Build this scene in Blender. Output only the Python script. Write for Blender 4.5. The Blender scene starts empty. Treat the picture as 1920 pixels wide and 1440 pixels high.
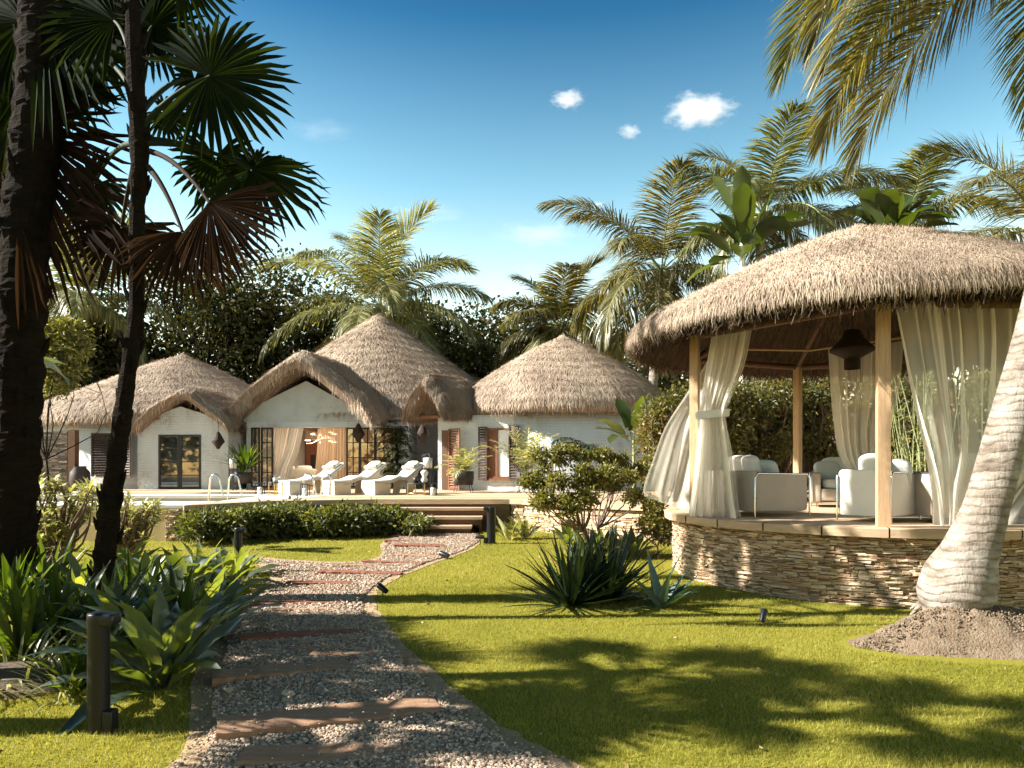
import bpy, math, random
import numpy as np
from mathutils import Vector, Matrix

sc = bpy.context.scene
COL = sc.collection
R = math.radians
PI = math.pi
F = 1280.0; CX = 960.0; HY = 875.0; EYE = 1.5
NP = np.array


def P(px, py, Y):
    return NP([(px - CX) / F * Y, Y, EYE + (HY - py) / F * Y])


def G(px, py, z=0.0):
    Y = F * (EYE - z) / (py - HY)
    return NP([(px - CX) / F * Y, Y, z])


def X(px, Y):
    return (px - CX) / F * Y


def Z(py, Y):
    return EYE + (HY - py) / F * Y


def nrm(v):
    v = np.asarray(v, float)
    return v / (np.linalg.norm(v, axis=-1, keepdims=True) + 1e-12)


# ------------------------------------------------------------------ objects
def wloc(o):
    p = NP([0.0, 0.0, 0.0])
    while o is not None:
        p = p + NP(o.location); o = o.parent
    return p


def tag(o, label=None, cat=None, group=None, kind=None):
    if label: o['label'] = label
    if cat: o['category'] = cat
    if group: o['group'] = group
    if kind: o['kind'] = kind
    return o


def thing(name, label, cat, loc=(0, 0, 0), group=None):
    o = bpy.data.objects.new(name, None)
    o.empty_display_size = 0.2
    COL.objects.link(o)
    o.location = tuple(float(a) for a in loc)
    return tag(o, label, cat, group)


def copy_tree(o, parent=None):
    c = o.copy()
    COL.objects.link(c)
    c.parent = parent
    for ch in list(o.children):
        copy_tree(ch, c)
    return c


class MB:
    def __init__(s):
        s.V = []; s.C = []; s.n = 0

    def add(s, V, Fc, smooth=False, mi=0):
        V = np.asarray(V, float).reshape(-1, 3)
        Fc = np.asarray(Fc, np.int64)
        s.V.append(V); s.C.append((Fc + s.n, smooth, mi)); s.n += len(V)
        return s

    def box(s, lo, hi, rot=0.0, mi=0, smooth=False, piv=None):
        x0, y0, z0 = lo; x1, y1, z1 = hi
        V = NP([[x0, y0, z0], [x1, y0, z0], [x1, y1, z0], [x0, y1, z0], [x0, y0, z1], [x1, y0, z1], [x1, y1, z1], [x0, y1, z1]], float)
        if rot:
            c = NP(piv if piv is not None else [(x0 + x1) / 2, (y0 + y1) / 2, 0], float)
            cs, sn = math.cos(rot), math.sin(rot)
            W = V - c
            V = np.stack([W[:, 0] * cs - W[:, 1] * sn, W[:, 0] * sn + W[:, 1] * cs, W[:, 2]], 1) + c
        return s.add(V, [[0, 3, 2, 1], [4, 5, 6, 7], [0, 1, 5, 4], [1, 2, 6, 5], [2, 3, 7, 6], [3, 0, 4, 7]], smooth, mi)

    def rbox(s, c, size, rot=0.0, bev=0.03, mi=0, n=3, tilt=0.0, puff=0.0):
        """rounded box: superellipsoid-like cushion"""
        N = 14; M = 10
        e = 0.28
        def sg(a, p): return np.sign(a) * np.abs(a) ** p
        th = np.linspace(0, 2 * PI, N * 2, endpoint=False) + PI / (N * 2)
        ph = np.linspace(-PI / 2, PI / 2, M + 1)
        T, H = np.meshgrid(th, ph)
        ex = min(0.9, max(0.12, bev))
        x = sg(np.cos(H), ex) * sg(np.cos(T), ex); y = sg(np.cos(H), ex) * sg(np.sin(T), ex); z = sg(np.sin(H), ex)
        V = np.stack([x * size[0] / 2, y * size[1] / 2, z * size[2] / 2], -1).reshape(-1, 3)
        if tilt:
            cs, sn = math.cos(tilt), math.sin(tilt)
            V = np.stack([V[:, 0], V[:, 1] * cs - V[:, 2] * sn, V[:, 1] * sn + V[:, 2] * cs], 1)
        cs, sn = math.cos(rot), math.sin(rot)
        V = np.stack([V[:, 0] * cs - V[:, 1] * sn, V[:, 0] * sn + V[:, 1] * cs, V[:, 2]], 1) + NP(c, float)
        return s.add(V, grid_faces(M + 1, N * 2, wrap=True), True, mi)

    def tube(s, pts, rad, sides=8, cap=True, mi=0, smooth=True, jit=None):
        pts = np.asarray(pts, float); n = len(pts)
        rad = np.broadcast_to(np.asarray(rad, float), (n,))
        T = np.gradient(pts, axis=0); T = nrm(T)
        ref = NP([0, 0, 1.0]) if abs(T[0][2]) < 0.9 else NP([1.0, 0, 0])
        a = nrm(np.cross(T[0], ref)); A = []
        for i in range(n):
            a = a - T[i] * np.dot(a, T[i]); a = a / (np.linalg.norm(a) + 1e-9); A.append(a)
        A = NP(A); B = np.cross(T, A)
        th = np.linspace(0, 2 * PI, sides, endpoint=False)
        rr = rad[:, None] * np.ones((n, sides))
        if jit is not None: rr = rr * jit
        V = pts[:, None, :] + rr[..., None] * (np.cos(th)[None, :, None] * A[:, None, :] + np.sin(th)[None, :, None] * B[:, None, :])
        s.add(V.reshape(-1, 3), grid_faces(n, sides, wrap=True), smooth, mi)
        if cap:
            for k, o in ((0, 1), (n - 1, -1)):
                Vc = np.vstack([V[k], pts[k][None]])
                idx = [[(j + 1) % sides, j, sides][::o] for j in range(sides)]
                s.add(Vc, idx, False, mi)
        return s

    def lathe(s, prof, c, sides=48, mi=0, smooth=True, a0=0, a1=2 * PI, jit=None):
        prof = np.asarray(prof, float); full = abs(a1 - a0 - 2 * PI) < 1e-6
        th = np.linspace(a0, a1, sides, endpoint=not full)
        r = prof[:, 0][:, None] * np.ones((1, len(th)))
        z = prof[:, 1][:, None] * np.ones((1, len(th)))
        if jit is not None:
            dr, dz = jit(r, th, z); r = r + dr; z = z + dz
        V = np.stack([c[0] + r * np.cos(th)[None], c[1] + r * np.sin(th)[None], c[2] + z], -1)
        return s.add(V.reshape(-1, 3), grid_faces(len(prof), len(th), wrap=full), smooth, mi)

    def poly(s, pts, z0, z1, mi=0, top=True, bottom=False, side=True):
        """extruded polygon (pts ccw seen from above); ngon top split by ear clipping"""
        from mathutils.geometry import tessellate_polygon
        n = len(pts)
        if top or bottom:
            tri = tessellate_polygon([[Vector((p[0], p[1], 0)) for p in pts]])
            for flag, z, fl in ((top, z1, 1), (bottom, z0, -1)):
                if not flag: continue
                V = [[p[0], p[1], z] for p in pts]; out = []
                for t in tri:
                    a, b, c = [NP(V[i]) for i in t]
                    up = np.cross(b - a, c - a)[2]
                    out.append(list(t) if up * fl > 0 else list(t)[::-1])
                s.add(V, out, False, mi)
        if side:
            V = [[p[0], p[1], z0] for p in pts] + [[p[0], p[1], z1] for p in pts]
            s.add(V, [[i, (i + 1) % n, n + (i + 1) % n, n + i] for i in range(n)], False, mi)
        return s

    def data(s, name, origin=None):
        V = np.concatenate(s.V)
        if origin is not None: V = V - origin
        me = bpy.data.meshes.new(name)
        lt = []; lv = []; sm = []; mt = []
        for Fc, smooth, mi in s.C:
            lt.append(np.full(len(Fc), Fc.shape[1], np.int32)); lv.append(Fc.reshape(-1))
            sm.append(np.full(len(Fc), smooth, bool)); mt.append(np.full(len(Fc), mi, np.int32))
        lt = np.concatenate(lt); lv = np.concatenate(lv).astype(np.int32)
        me.vertices.add(len(V)); me.vertices.foreach_set('co', V.astype(np.float32).ravel())
        me.loops.add(len(lv)); me.loops.foreach_set('vertex_index', lv)
        me.polygons.add(len(lt))
        st = np.concatenate([[0], np.cumsum(lt)[:-1]]).astype(np.int32)
        me.polygons.foreach_set('loop_start', st)
        me.polygons.foreach_set('use_smooth', np.concatenate(sm))
        me.polygons.foreach_set('material_index', np.concatenate(mt))
        me.update(calc_edges=True)
        me.validate()
        return me

    def build(s, name, mat, parent=None, loc=None):
        if parent is not None: org = wloc(parent)
        elif loc is not None: org = NP(loc, float)
        else: org = None
        me = s.data(name, org)
        for m in (mat if isinstance(mat, (list, tuple)) else [mat]):
            me.materials.append(m)
        o = bpy.data.objects.new(name, me)
        COL.objects.link(o)
        if parent is not None: o.parent = parent
        elif loc is not None: o.location = tuple(float(a) for a in loc)
        return o


def grid_faces(n, m, wrap=False):
    i = np.arange(n - 1)[:, None]; mm = m if wrap else m - 1
    j = np.arange(mm)[None, :]; j2 = (j + 1) % m
    return np.stack([i * m + j, i * m + j2, (i + 1) * m + j2, (i + 1) * m + j], -1).reshape(-1, 4)


# ---------------------------------------------------------------- materials
def newmat(name):
    m = bpy.data.materials.new(name); m.use_nodes = True
    nt = m.node_tree; nt.nodes.clear()
    out = nt.nodes.new('ShaderNodeOutputMaterial')
    return m, nt, out


def N(nt, t, **kw):
    n = nt.nodes.new(t)
    for k, v in kw.items():
        if k in n.inputs: n.inputs[k].default_value = v
        else: setattr(n, k, v)
    return n


def ramp(nt, fac, cols, interp='LINEAR'):
    r = nt.nodes.new('ShaderNodeValToRGB'); cr = r.color_ramp; cr.interpolation = interp
    pos = [c[0] if isinstance(c[0], float) and len(c) == 2 else None for c in cols]
    items = [(p if p is not None else i / (len(cols) - 1), c[1] if p is not None else c) for i, (c, p) in enumerate(zip(cols, pos))]
    while len(cr.elements) < len(items): cr.elements.new(0.5)
    for e, (p, c) in zip(cr.elements, items):
        e.position = p; e.color = (c[0], c[1], c[2], 1)
    nt.links.new(fac, r.inputs[0])
    return r


def coords(nt, scale=(1, 1, 1), rot=(0, 0, 0)):
    tc = nt.nodes.new('ShaderNodeTexCoord'); mp = nt.nodes.new('ShaderNodeMapping')
    mp.inputs['Scale'].default_value = scale; mp.inputs['Rotation'].default_value = rot
    nt.links.new(tc.outputs['Object'], mp.inputs[0])
    return mp.outputs[0]


def noise(nt, vec, scale, detail=4, rough=0.6):
    n = N(nt, 'ShaderNodeTexNoise', Scale=scale, Detail=detail, Roughness=rough)
    nt.links.new(vec, n.inputs['Vector'])
    return n.outputs[0]


def mat_noise(name, cols, scale=3, rough=0.8, stretch=(1, 1, 1), bump=0.3, bscale=None, spec=0.3, metal=0.0, bdist=0.02, detail=6):
    m, nt, out = newmat(name)
    b = N(nt, 'ShaderNodeBsdfPrincipled', Roughness=rough, Metallic=metal)
    b.inputs['Specular IOR Level'].default_value = spec
    v = coords(nt, stretch)
    r = ramp(nt, noise(nt, v, scale, detail), cols)
    nt.links.new(r.outputs[0], b.inputs['Base Color'])
    if bump:
        bp = N(nt, 'ShaderNodeBump', Strength=bump, Distance=bdist)
        nt.links.new(noise(nt, v, bscale or scale * 6, 6), bp.inputs['Height'])
        nt.links.new(bp.outputs[0], b.inputs['Normal'])
    nt.links.new(b.outputs[0], out.inputs[0])
    return m


def mat_island(name, cols, rough=0.6, trans=0.0, tcol=None, spec=0.4, nscale=0, bump=0.0, big=0.0):
    """colour varies per mesh island (leaf, straw, stone), optional translucency"""
    m, nt, out = newmat(name)
    g = N(nt, 'ShaderNodeNewGeometry')
    fac = g.outputs['Random Per Island']
    if big:
        v = coords(nt)
        nz = noise(nt, v, big, 3)
        mr = N(nt, 'ShaderNodeMapRange'); mr.inputs[1].default_value = 0.3; mr.inputs[2].default_value = 0.7
        nt.links.new(nz, mr.inputs[0])
        mx = N(nt, 'ShaderNodeMath', operation='MULTIPLY_ADD'); mx.inputs[1].default_value = 0.5
        hf = N(nt, 'ShaderNodeMath', operation='MULTIPLY'); hf.inputs[1].default_value = 0.5
        nt.links.new(mr.outputs[0], hf.inputs[0])
        nt.links.new(fac, mx.inputs[0]); nt.links.new(hf.outputs[0], mx.inputs[2])
        fac = mx.outputs[0]
    r = ramp(nt, fac, cols)
    b = N(nt, 'ShaderNodeBsdfPrincipled', Roughness=rough)
    b.inputs['Specular IOR Level'].default_value = spec
    nt.links.new(r.outputs[0], b.inputs['Base Color'])
    if bump:
        bp = N(nt, 'ShaderNodeBump', Strength=bump, Distance=0.02)
        nt.links.new(noise(nt, coords(nt), nscale, 5), bp.inputs['Height'])
        nt.links.new(bp.outputs[0], b.inputs['Normal'])
    sh = b.outputs[0]
    if trans:
        t = N(nt, 'ShaderNodeBsdfTranslucent')
        mul = N(nt, 'ShaderNodeMix', data_type='RGBA', blend_type='MULTIPLY'); mul.inputs[0].default_value = 1
        nt.links.new(r.outputs[0], mul.inputs[6]); mul.inputs[7].default_value = (*(tcol or (1.6, 1.5, 0.5)), 1)
        nt.links.new(mul.outputs[2], t.inputs[0])
        mx = N(nt, 'ShaderNodeMixShader'); mx.inputs[0].default_value = trans
        nt.links.new(sh, mx.inputs[1]); nt.links.new(t.outputs[0], mx.inputs[2]); sh = mx.outputs[0]
    nt.links.new(sh, out.inputs[0])
    return m


def mat_plain(name, col, rough=0.5, metal=0.0, spec=0.5, emit=0):
    m, nt, out = newmat(name)
    b = N(nt, 'ShaderNodeBsdfPrincipled', Roughness=rough, Metallic=metal)
    b.inputs['Specular IOR Level'].default_value = spec
    v = coords(nt)
    c2 = tuple(min(1, a * 0.82) for a in col)
    r = ramp(nt, noise(nt, v, 7, 4), [c2, col])
    nt.links.new(r.outputs[0], b.inputs['Base Color'])
    if emit:
        b.inputs['Emission Color'].default_value = (1, 0.82, 0.6, 1); b.inputs['Emission Strength'].default_value = emit
    nt.links.new(b.outputs[0], out.inputs[0])
    return m


def mat_wall(name, col, course=0.09, dirt=(0.45, 0.40, 0.33)):
    """whitewashed brick: courses in relief plus patchy stains"""
    m, nt, out = newmat(name)
    b = N(nt, 'ShaderNodeBsdfPrincipled', Roughness=0.85)
    b.inputs['Specular IOR Level'].default_value = 0.2
    v = coords(nt)
    st = noise(nt, coords(nt, (1, 1, 0.5)), 1.1, 6, 0.65)
    r = ramp(nt, st, [(0.30, dirt), (0.42, tuple(c * 0.86 for c in col)), (0.62, col)])
    nt.links.new(r.outputs[0], b.inputs['Base Color'])
    tc = N(nt, 'ShaderNodeTexCoord'); sx = N(nt, 'ShaderNodeSeparateXYZ'); nt.links.new(tc.outputs['Object'], sx.inputs[0])
    ad = N(nt, 'ShaderNodeMath', operation='ADD'); nt.links.new(sx.outputs[0], ad.inputs[0]); nt.links.new(sx.outputs[1], ad.inputs[1])
    cb = N(nt, 'ShaderNodeCombineXYZ'); nt.links.new(ad.outputs[0], cb.inputs[0]); nt.links.new(sx.outputs[2], cb.inputs[1])
    br = N(nt, 'ShaderNodeTexBrick', Scale=1.0); br.inputs['Brick Width'].default_value = course * 3.0
    br.inputs['Row Height'].default_value = course; br.inputs['Mortar Size'].default_value = 0.012; br.inputs['Mortar Smooth'].default_value = 0.6
    br.inputs['Color1'].default_value = (1, 1, 1, 1); br.inputs['Color2'].default_value = (0.75, 0.75, 0.75, 1); br.inputs['Mortar'].default_value = (0, 0, 0, 1)
    nt.links.new(cb.outputs[0], br.inputs['Vector'])
    mx = N(nt, 'ShaderNodeMath', operation='ADD')
    nt.links.new(br.outputs[0], mx.inputs[0]); nt.links.new(noise(nt, v, 14, 5), mx.inputs[1])
    bp = N(nt, 'ShaderNodeBump', Strength=0.7, Distance=0.02)
    nt.links.new(mx.outputs[0], bp.inputs['Height']); nt.links.new(bp.outputs[0], b.inputs['Normal'])
    nt.links.new(b.outputs[0], out.inputs[0])
    return m


def mat_planks(name, c1, c2, width=0.14, axis=1, rough=0.6):
    m, nt, out = newmat(name)
    b = N(nt, 'ShaderNodeBsdfPrincipled', Roughness=rough)
    b.inputs['Specular IOR Level'].default_value = 0.35
    tc = N(nt, 'ShaderNodeTexCoord'); sx = N(nt, 'ShaderNodeSeparateXYZ'); nt.links.new(tc.outputs['Object'], sx.inputs[0])
    d = N(nt, 'ShaderNodeMath', operation='DIVIDE'); d.inputs[1].default_value = width; nt.links.new(sx.outputs[axis], d.inputs[0])
    fl = N(nt, 'ShaderNodeMath', operation='FLOOR'); nt.links.new(d.outputs[0], fl.inputs[0])
    fr = N(nt, 'ShaderNodeMath', operation='FRACT'); nt.links.new(d.outputs[0], fr.inputs[0])
    wn = N(nt, 'ShaderNodeTexWhiteNoise', noise_dimensions='1D'); nt.links.new(fl.outputs[0], wn.inputs['W'])
    sc_ = (1, 12, 12) if axis == 1 else (12, 1, 12)
    nz = noise(nt, coords(nt, sc_), 2.2, 6)
    ad = N(nt, 'ShaderNodeMath', operation='MULTIPLY_ADD'); ad.inputs[1].default_value = 0.5
    nt.links.new(wn.outputs[0], ad.inputs[0]); h = N(nt, 'ShaderNodeMath', operation='MULTIPLY'); h.inputs[1].default_value = 0.5
    nt.links.new(nz, h.inputs[0]); nt.links.new(h.outputs[0], ad.inputs[2])
    r = ramp(nt, ad.outputs[0], [(0.2, c2), (0.75, c1)])
    gap = ramp(nt, fr.outputs[0], [(0.0, (0.15, 0.15, 0.15)), (0.06, (1, 1, 1)), (0.95, (1, 1, 1)), (1.0, (0.15, 0.15, 0.15))])
    mul = N(nt, 'ShaderNodeMix', data_type='RGBA', blend_type='MULTIPLY'); mul.inputs[0].default_value = 1
    nt.links.new(r.outputs[0], mul.inputs[6]); nt.links.new(gap.outputs[0], mul.inputs[7])
    nt.links.new(mul.outputs[2], b.inputs['Base Color'])
    bp = N(nt, 'ShaderNodeBump', Strength=0.4, Distance=0.01)
    nt.links.new(gap.outputs[0], bp.inputs['Height']); nt.links.new(bp.outputs[0], b.inputs['Normal'])
    nt.links.new(b.outputs[0], out.inputs[0])
    return m


def mat_sheer(name, col, opac=0.6):
    m, nt, out = newmat(name)
    d = N(nt, 'ShaderNodeBsdfDiffuse'); d.inputs[0].default_value = (*col, 1)
    t = N(nt, 'ShaderNodeBsdfTranslucent'); t.inputs[0].default_value = (*col, 1)
    tr = N(nt, 'ShaderNodeBsdfTransparent')
    m1 = N(nt, 'ShaderNodeMixShader'); m1.inputs[0].default_value = 0.45
    nt.links.new(d.outputs[0], m1.inputs[1]); nt.links.new(t.outputs[0], m1.inputs[2])
    # cloth reads denser where it is seen edge-on, as woven gauze does
    lw = N(nt, 'ShaderNodeLayerWeight'); lw.inputs[0].default_value = 0.45
    mr = N(nt, 'ShaderNodeMapRange'); mr.inputs[3].default_value = opac; mr.inputs[4].default_value = 1.0
    nt.links.new(lw.outputs['Facing'], mr.inputs[0])
    m2 = N(nt, 'ShaderNodeMixShader'); nt.links.new(mr.outputs[0], m2.inputs[0])
    nt.links.new(tr.outputs[0], m2.inputs[1]); nt.links.new(m1.outputs[0], m2.inputs[2])
    nt.links.new(m2.outputs[0], out.inputs[0])
    return m


def mat_glass(name):
    m, nt, out = newmat(name)
    g = N(nt, 'ShaderNodeBsdfGlossy'); g.inputs[0].default_value = (0.9, 0.95, 1, 1); g.inputs['Roughness'].default_value = 0.03
    tr = N(nt, 'ShaderNodeBsdfTransparent'); tr.inputs[0].default_value = (0.75, 0.78, 0.78, 1)
    fr = N(nt, 'ShaderNodeFresnel'); fr.inputs[0].default_value = 1.5
    mr = N(nt, 'ShaderNodeMapRange'); mr.inputs[3].default_value = 0.07; mr.inputs[4].default_value = 1.0
    nt.links.new(fr.outputs[0], mr.inputs[0])
    mx = N(nt, 'ShaderNodeMixShader'); nt.links.new(mr.outputs[0], mx.inputs[0])
    nt.links.new(tr.outputs[0], mx.inputs[1]); nt.links.new(g.outputs[0], mx.inputs[2])
    nt.links.new(mx.outputs[0], out.inputs[0])
    return m


M = {}
M['grass'] = mat_noise('lawn_turf', [(0.14, 0.135, 0.016), (0.24, 0.215, 0.032)], 1.3, 0.9, bump=0.6, bscale=60, spec=0.1)
M['blade'] = mat_island('grass_blade', [(0.13, 0.145, 0.016), (0.25, 0.25, 0.034), (0.43, 0.375, 0.11)], 0.6, 0.45, (1.35, 1.22, 0.7), spec=0.25, big=0.7)
M['soil'] = mat_noise('soil', [(0.05, 0.035, 0.02), (0.12, 0.085, 0.05)], 4, 0.95, bump=0.8, bscale=40)
M['sand'] = mat_noise('packed_sand', [(0.26, 0.175, 0.10), (0.45, 0.33, 0.21)], 5, 0.95, bump=0.7, bscale=60, spec=0.1)
M['gravelbed'] = mat_noise('gravel_bed', [(0.12, 0.085, 0.06), (0.30, 0.235, 0.17)], 30, 0.95, bump=1, bscale=70, spec=0.1)
M['pebble'] = mat_island('pebble', [(0.15, 0.105, 0.072), (0.31, 0.225, 0.158), (0.43, 0.32, 0.23), (0.58, 0.475, 0.37)], 0.8, nscale=60, bump=0.4, spec=0.25)
M['sleeper'] = mat_noise('sleeper_wood', [(0.15, 0.08, 0.048), (0.29, 0.17, 0.10), (0.42, 0.275, 0.17)], 2.5, 0.75, (1, 9, 9), 0.5, 8)
M['sleeper2'] = mat_noise('sleeper_brick_red', [(0.14, 0.05, 0.03), (0.27, 0.105, 0.06)], 2.5, 0.8, (1, 9, 9), 0.5, 8)
M['straw'] = mat_island('straw', [(0.13, 0.09, 0.062), (0.30, 0.228, 0.168), (0.43, 0.338, 0.25), (0.62, 0.515, 0.40)], 0.75, 0.05, (1.0, 0.85, 0.6), spec=0.25, big=0.8)
M['strawbase'] = mat_noise('straw_mat', [(0.12, 0.08, 0.055), (0.28, 0.205, 0.15)], 6, 0.9, bump=0.8, bscale=30)
M['strawdark'] = mat_island('straw_old', [(0.10, 0.07, 0.05), (0.20, 0.145, 0.105), (0.32, 0.25, 0.19), (0.46, 0.37, 0.29)], 0.8, 0.1, (1.0, 0.85, 0.6), spec=0.2, big=0.8)
M['strawshade'] = mat_noise('underside_reed_shade', [(0.035, 0.022, 0.014), (0.08, 0.05, 0.032)], 6, 0.9, bump=0.8, bscale=30)  # gazebo underside coloured dark to stand in for the shade beneath the roof
M['strawshade2'] = mat_island('underside_straw_shade', [(0.035, 0.022, 0.014), (0.07, 0.045, 0.028), (0.13, 0.085, 0.055)], 0.8, spec=0.15)  # strands darkened likewise, under-roof shade put into their colour
M['white'] = mat_wall('whitewashed_brick', (0.56, 0.60, 0.61), dirt=(0.35, 0.335, 0.30))
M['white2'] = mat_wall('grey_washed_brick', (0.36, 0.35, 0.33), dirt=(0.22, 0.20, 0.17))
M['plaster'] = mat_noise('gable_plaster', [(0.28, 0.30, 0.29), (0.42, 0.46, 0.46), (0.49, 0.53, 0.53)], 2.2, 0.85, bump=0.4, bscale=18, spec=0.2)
M['interior'] = mat_noise('interior_plaster', [(0.50, 0.36, 0.24), (0.60, 0.46, 0.32)], 1.5, 0.8, bump=0.1)
M['darkframe'] = mat_plain('dark_steel', (0.025, 0.023, 0.022), 0.45, 0.3)
M['brownwood'] = mat_noise('brown_wood', [(0.07, 0.035, 0.018), (0.16, 0.08, 0.04)], 3, 0.6, (10, 10, 1), 0.3)
M['shutter'] = mat_noise('shutter_wood', [(0.035, 0.022, 0.016), (0.09, 0.055, 0.04)], 3, 0.55, (10, 10, 1), 0.3)
M['redwood'] = mat_noise('red_wood', [(0.12, 0.045, 0.025), (0.25, 0.10, 0.05)], 3, 0.55, (10, 10, 1), 0.3)
M['post'] = mat_noise('pale_timber', [(0.24, 0.135, 0.07), (0.46, 0.30, 0.17), (0.56, 0.39, 0.23)], 3.5, 0.65, (16, 16, 1), 0.5)
M['beam'] = mat_noise('beam_timber', [(0.30, 0.19, 0.10), (0.5, 0.35, 0.2)], 3, 0.65, (2, 2, 12), 0.3)
M['deck'] = mat_planks('deck_planks', (0.58, 0.43, 0.28), (0.36, 0.24, 0.14), 0.14, 1)
M['deckedge'] = mat_noise('deck_fascia', [(0.30, 0.19, 0.11), (0.56, 0.42, 0.28)], 2, 0.7, (2, 2, 14), 0.3)
M['coping'] = mat_noise('pale_coping', [(0.55, 0.53, 0.48), (0.72, 0.70, 0.65)], 3, 0.5, bump=0.2)
M['stone'] = mat_island('dry_stone', [(0.24, 0.155, 0.09), (0.42, 0.31, 0.195), (0.54, 0.42, 0.28), (0.32, 0.18, 0.10), (0.60, 0.49, 0.35)], 0.85, nscale=22, bump=0.9, spec=0.2)
M['stonegrey'] = mat_island('grey_stone', [(0.09, 0.075, 0.06), (0.17, 0.145, 0.12), (0.24, 0.20, 0.16)], 0.9, nscale=22, bump=0.8, spec=0.2)
M['mortar'] = mat_noise('mortar', [(0.12, 0.085, 0.055), (0.22, 0.165, 0.11)], 8, 0.95, bump=0.5)
M['poolwall'] = mat_noise('ochre_render', [(0.45, 0.33, 0.18), (0.58, 0.45, 0.27)], 1.2, 0.8, bump=0.2)
M['chrome'] = mat_plain('chrome', (0.75, 0.75, 0.75), 0.15, 1.0)
M['iron'] = mat_plain('black_iron', (0.02, 0.02, 0.022), 0.5, 0.2)
M['bollard'] = mat_plain('charcoal_paint', (0.008, 0.009, 0.014), 0.38, 0.0, 0.4)
M['fabric'] = mat_noise('cream_fabric', [(0.66, 0.62, 0.55), (0.76, 0.73, 0.67)], 3, 0.9, bump=0.55, bscale=9, spec=0.1)
M['fabric2'] = mat_noise('taupe_fabric', [(0.36, 0.31, 0.25), (0.46, 0.41, 0.34)], 3, 0.9, bump=0.55, bscale=9, spec=0.1)
M['fabricgrey'] = mat_noise('sage_fabric', [(0.42, 0.45, 0.42), (0.55, 0.57, 0.53)], 3, 0.9, bump=0.55, bscale=9, spec=0.1)
M['lounge'] = mat_noise('lounger_side', [(0.48, 0.40, 0.29), (0.58, 0.50, 0.38)], 3, 0.8, bump=0.2, bscale=120)
M['sheer'] = mat_sheer('white_gauze', (0.86, 0.82, 0.73), 0.40)
M['sheerdense'] = mat_sheer('dense_gauze', (0.88, 0.86, 0.80), 0.86)
M['sheertan'] = mat_sheer('tan_gauze', (0.74, 0.62, 0.48), 0.5)
M['glass'] = mat_glass('window_glass')
M['wicker'] = mat_noise('dark_wicker', [(0.015, 0.009, 0.006), (0.05, 0.028, 0.018)], 20, 0.7, bump=0.8)
M['pot'] = mat_noise('dark_pot', [(0.025, 0.02, 0.018), (0.06, 0.05, 0.045)], 5, 0.6, bump=0.3)
M['brass'] = mat_plain('brass', (0.55, 0.38, 0.16), 0.3, 0.9)
M['frost'] = mat_plain('frosted_glass', (0.75, 0.77, 0.76), 0.35)
M['lampglow'] = mat_plain('lamp_glow', (0.9, 0.85, 0.75), 0.4, emit=0.6)
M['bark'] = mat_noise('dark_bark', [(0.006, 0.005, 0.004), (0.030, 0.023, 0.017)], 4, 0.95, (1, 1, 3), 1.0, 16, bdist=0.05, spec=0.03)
M['barkfar'] = mat_noise('grey_bark', [(0.08, 0.065, 0.05), (0.22, 0.18, 0.14)], 3, 0.9, (1, 1, 4), 0.7, 14)
M['twig'] = mat_noise('reddish_twig', [(0.07, 0.045, 0.035), (0.24, 0.16, 0.12)], 3, 0.85, (1, 1, 3), 0.5, 14)
M['rachis'] = mat_plain('pale_rachis', (0.24, 0.27, 0.12), 0.5)


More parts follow.
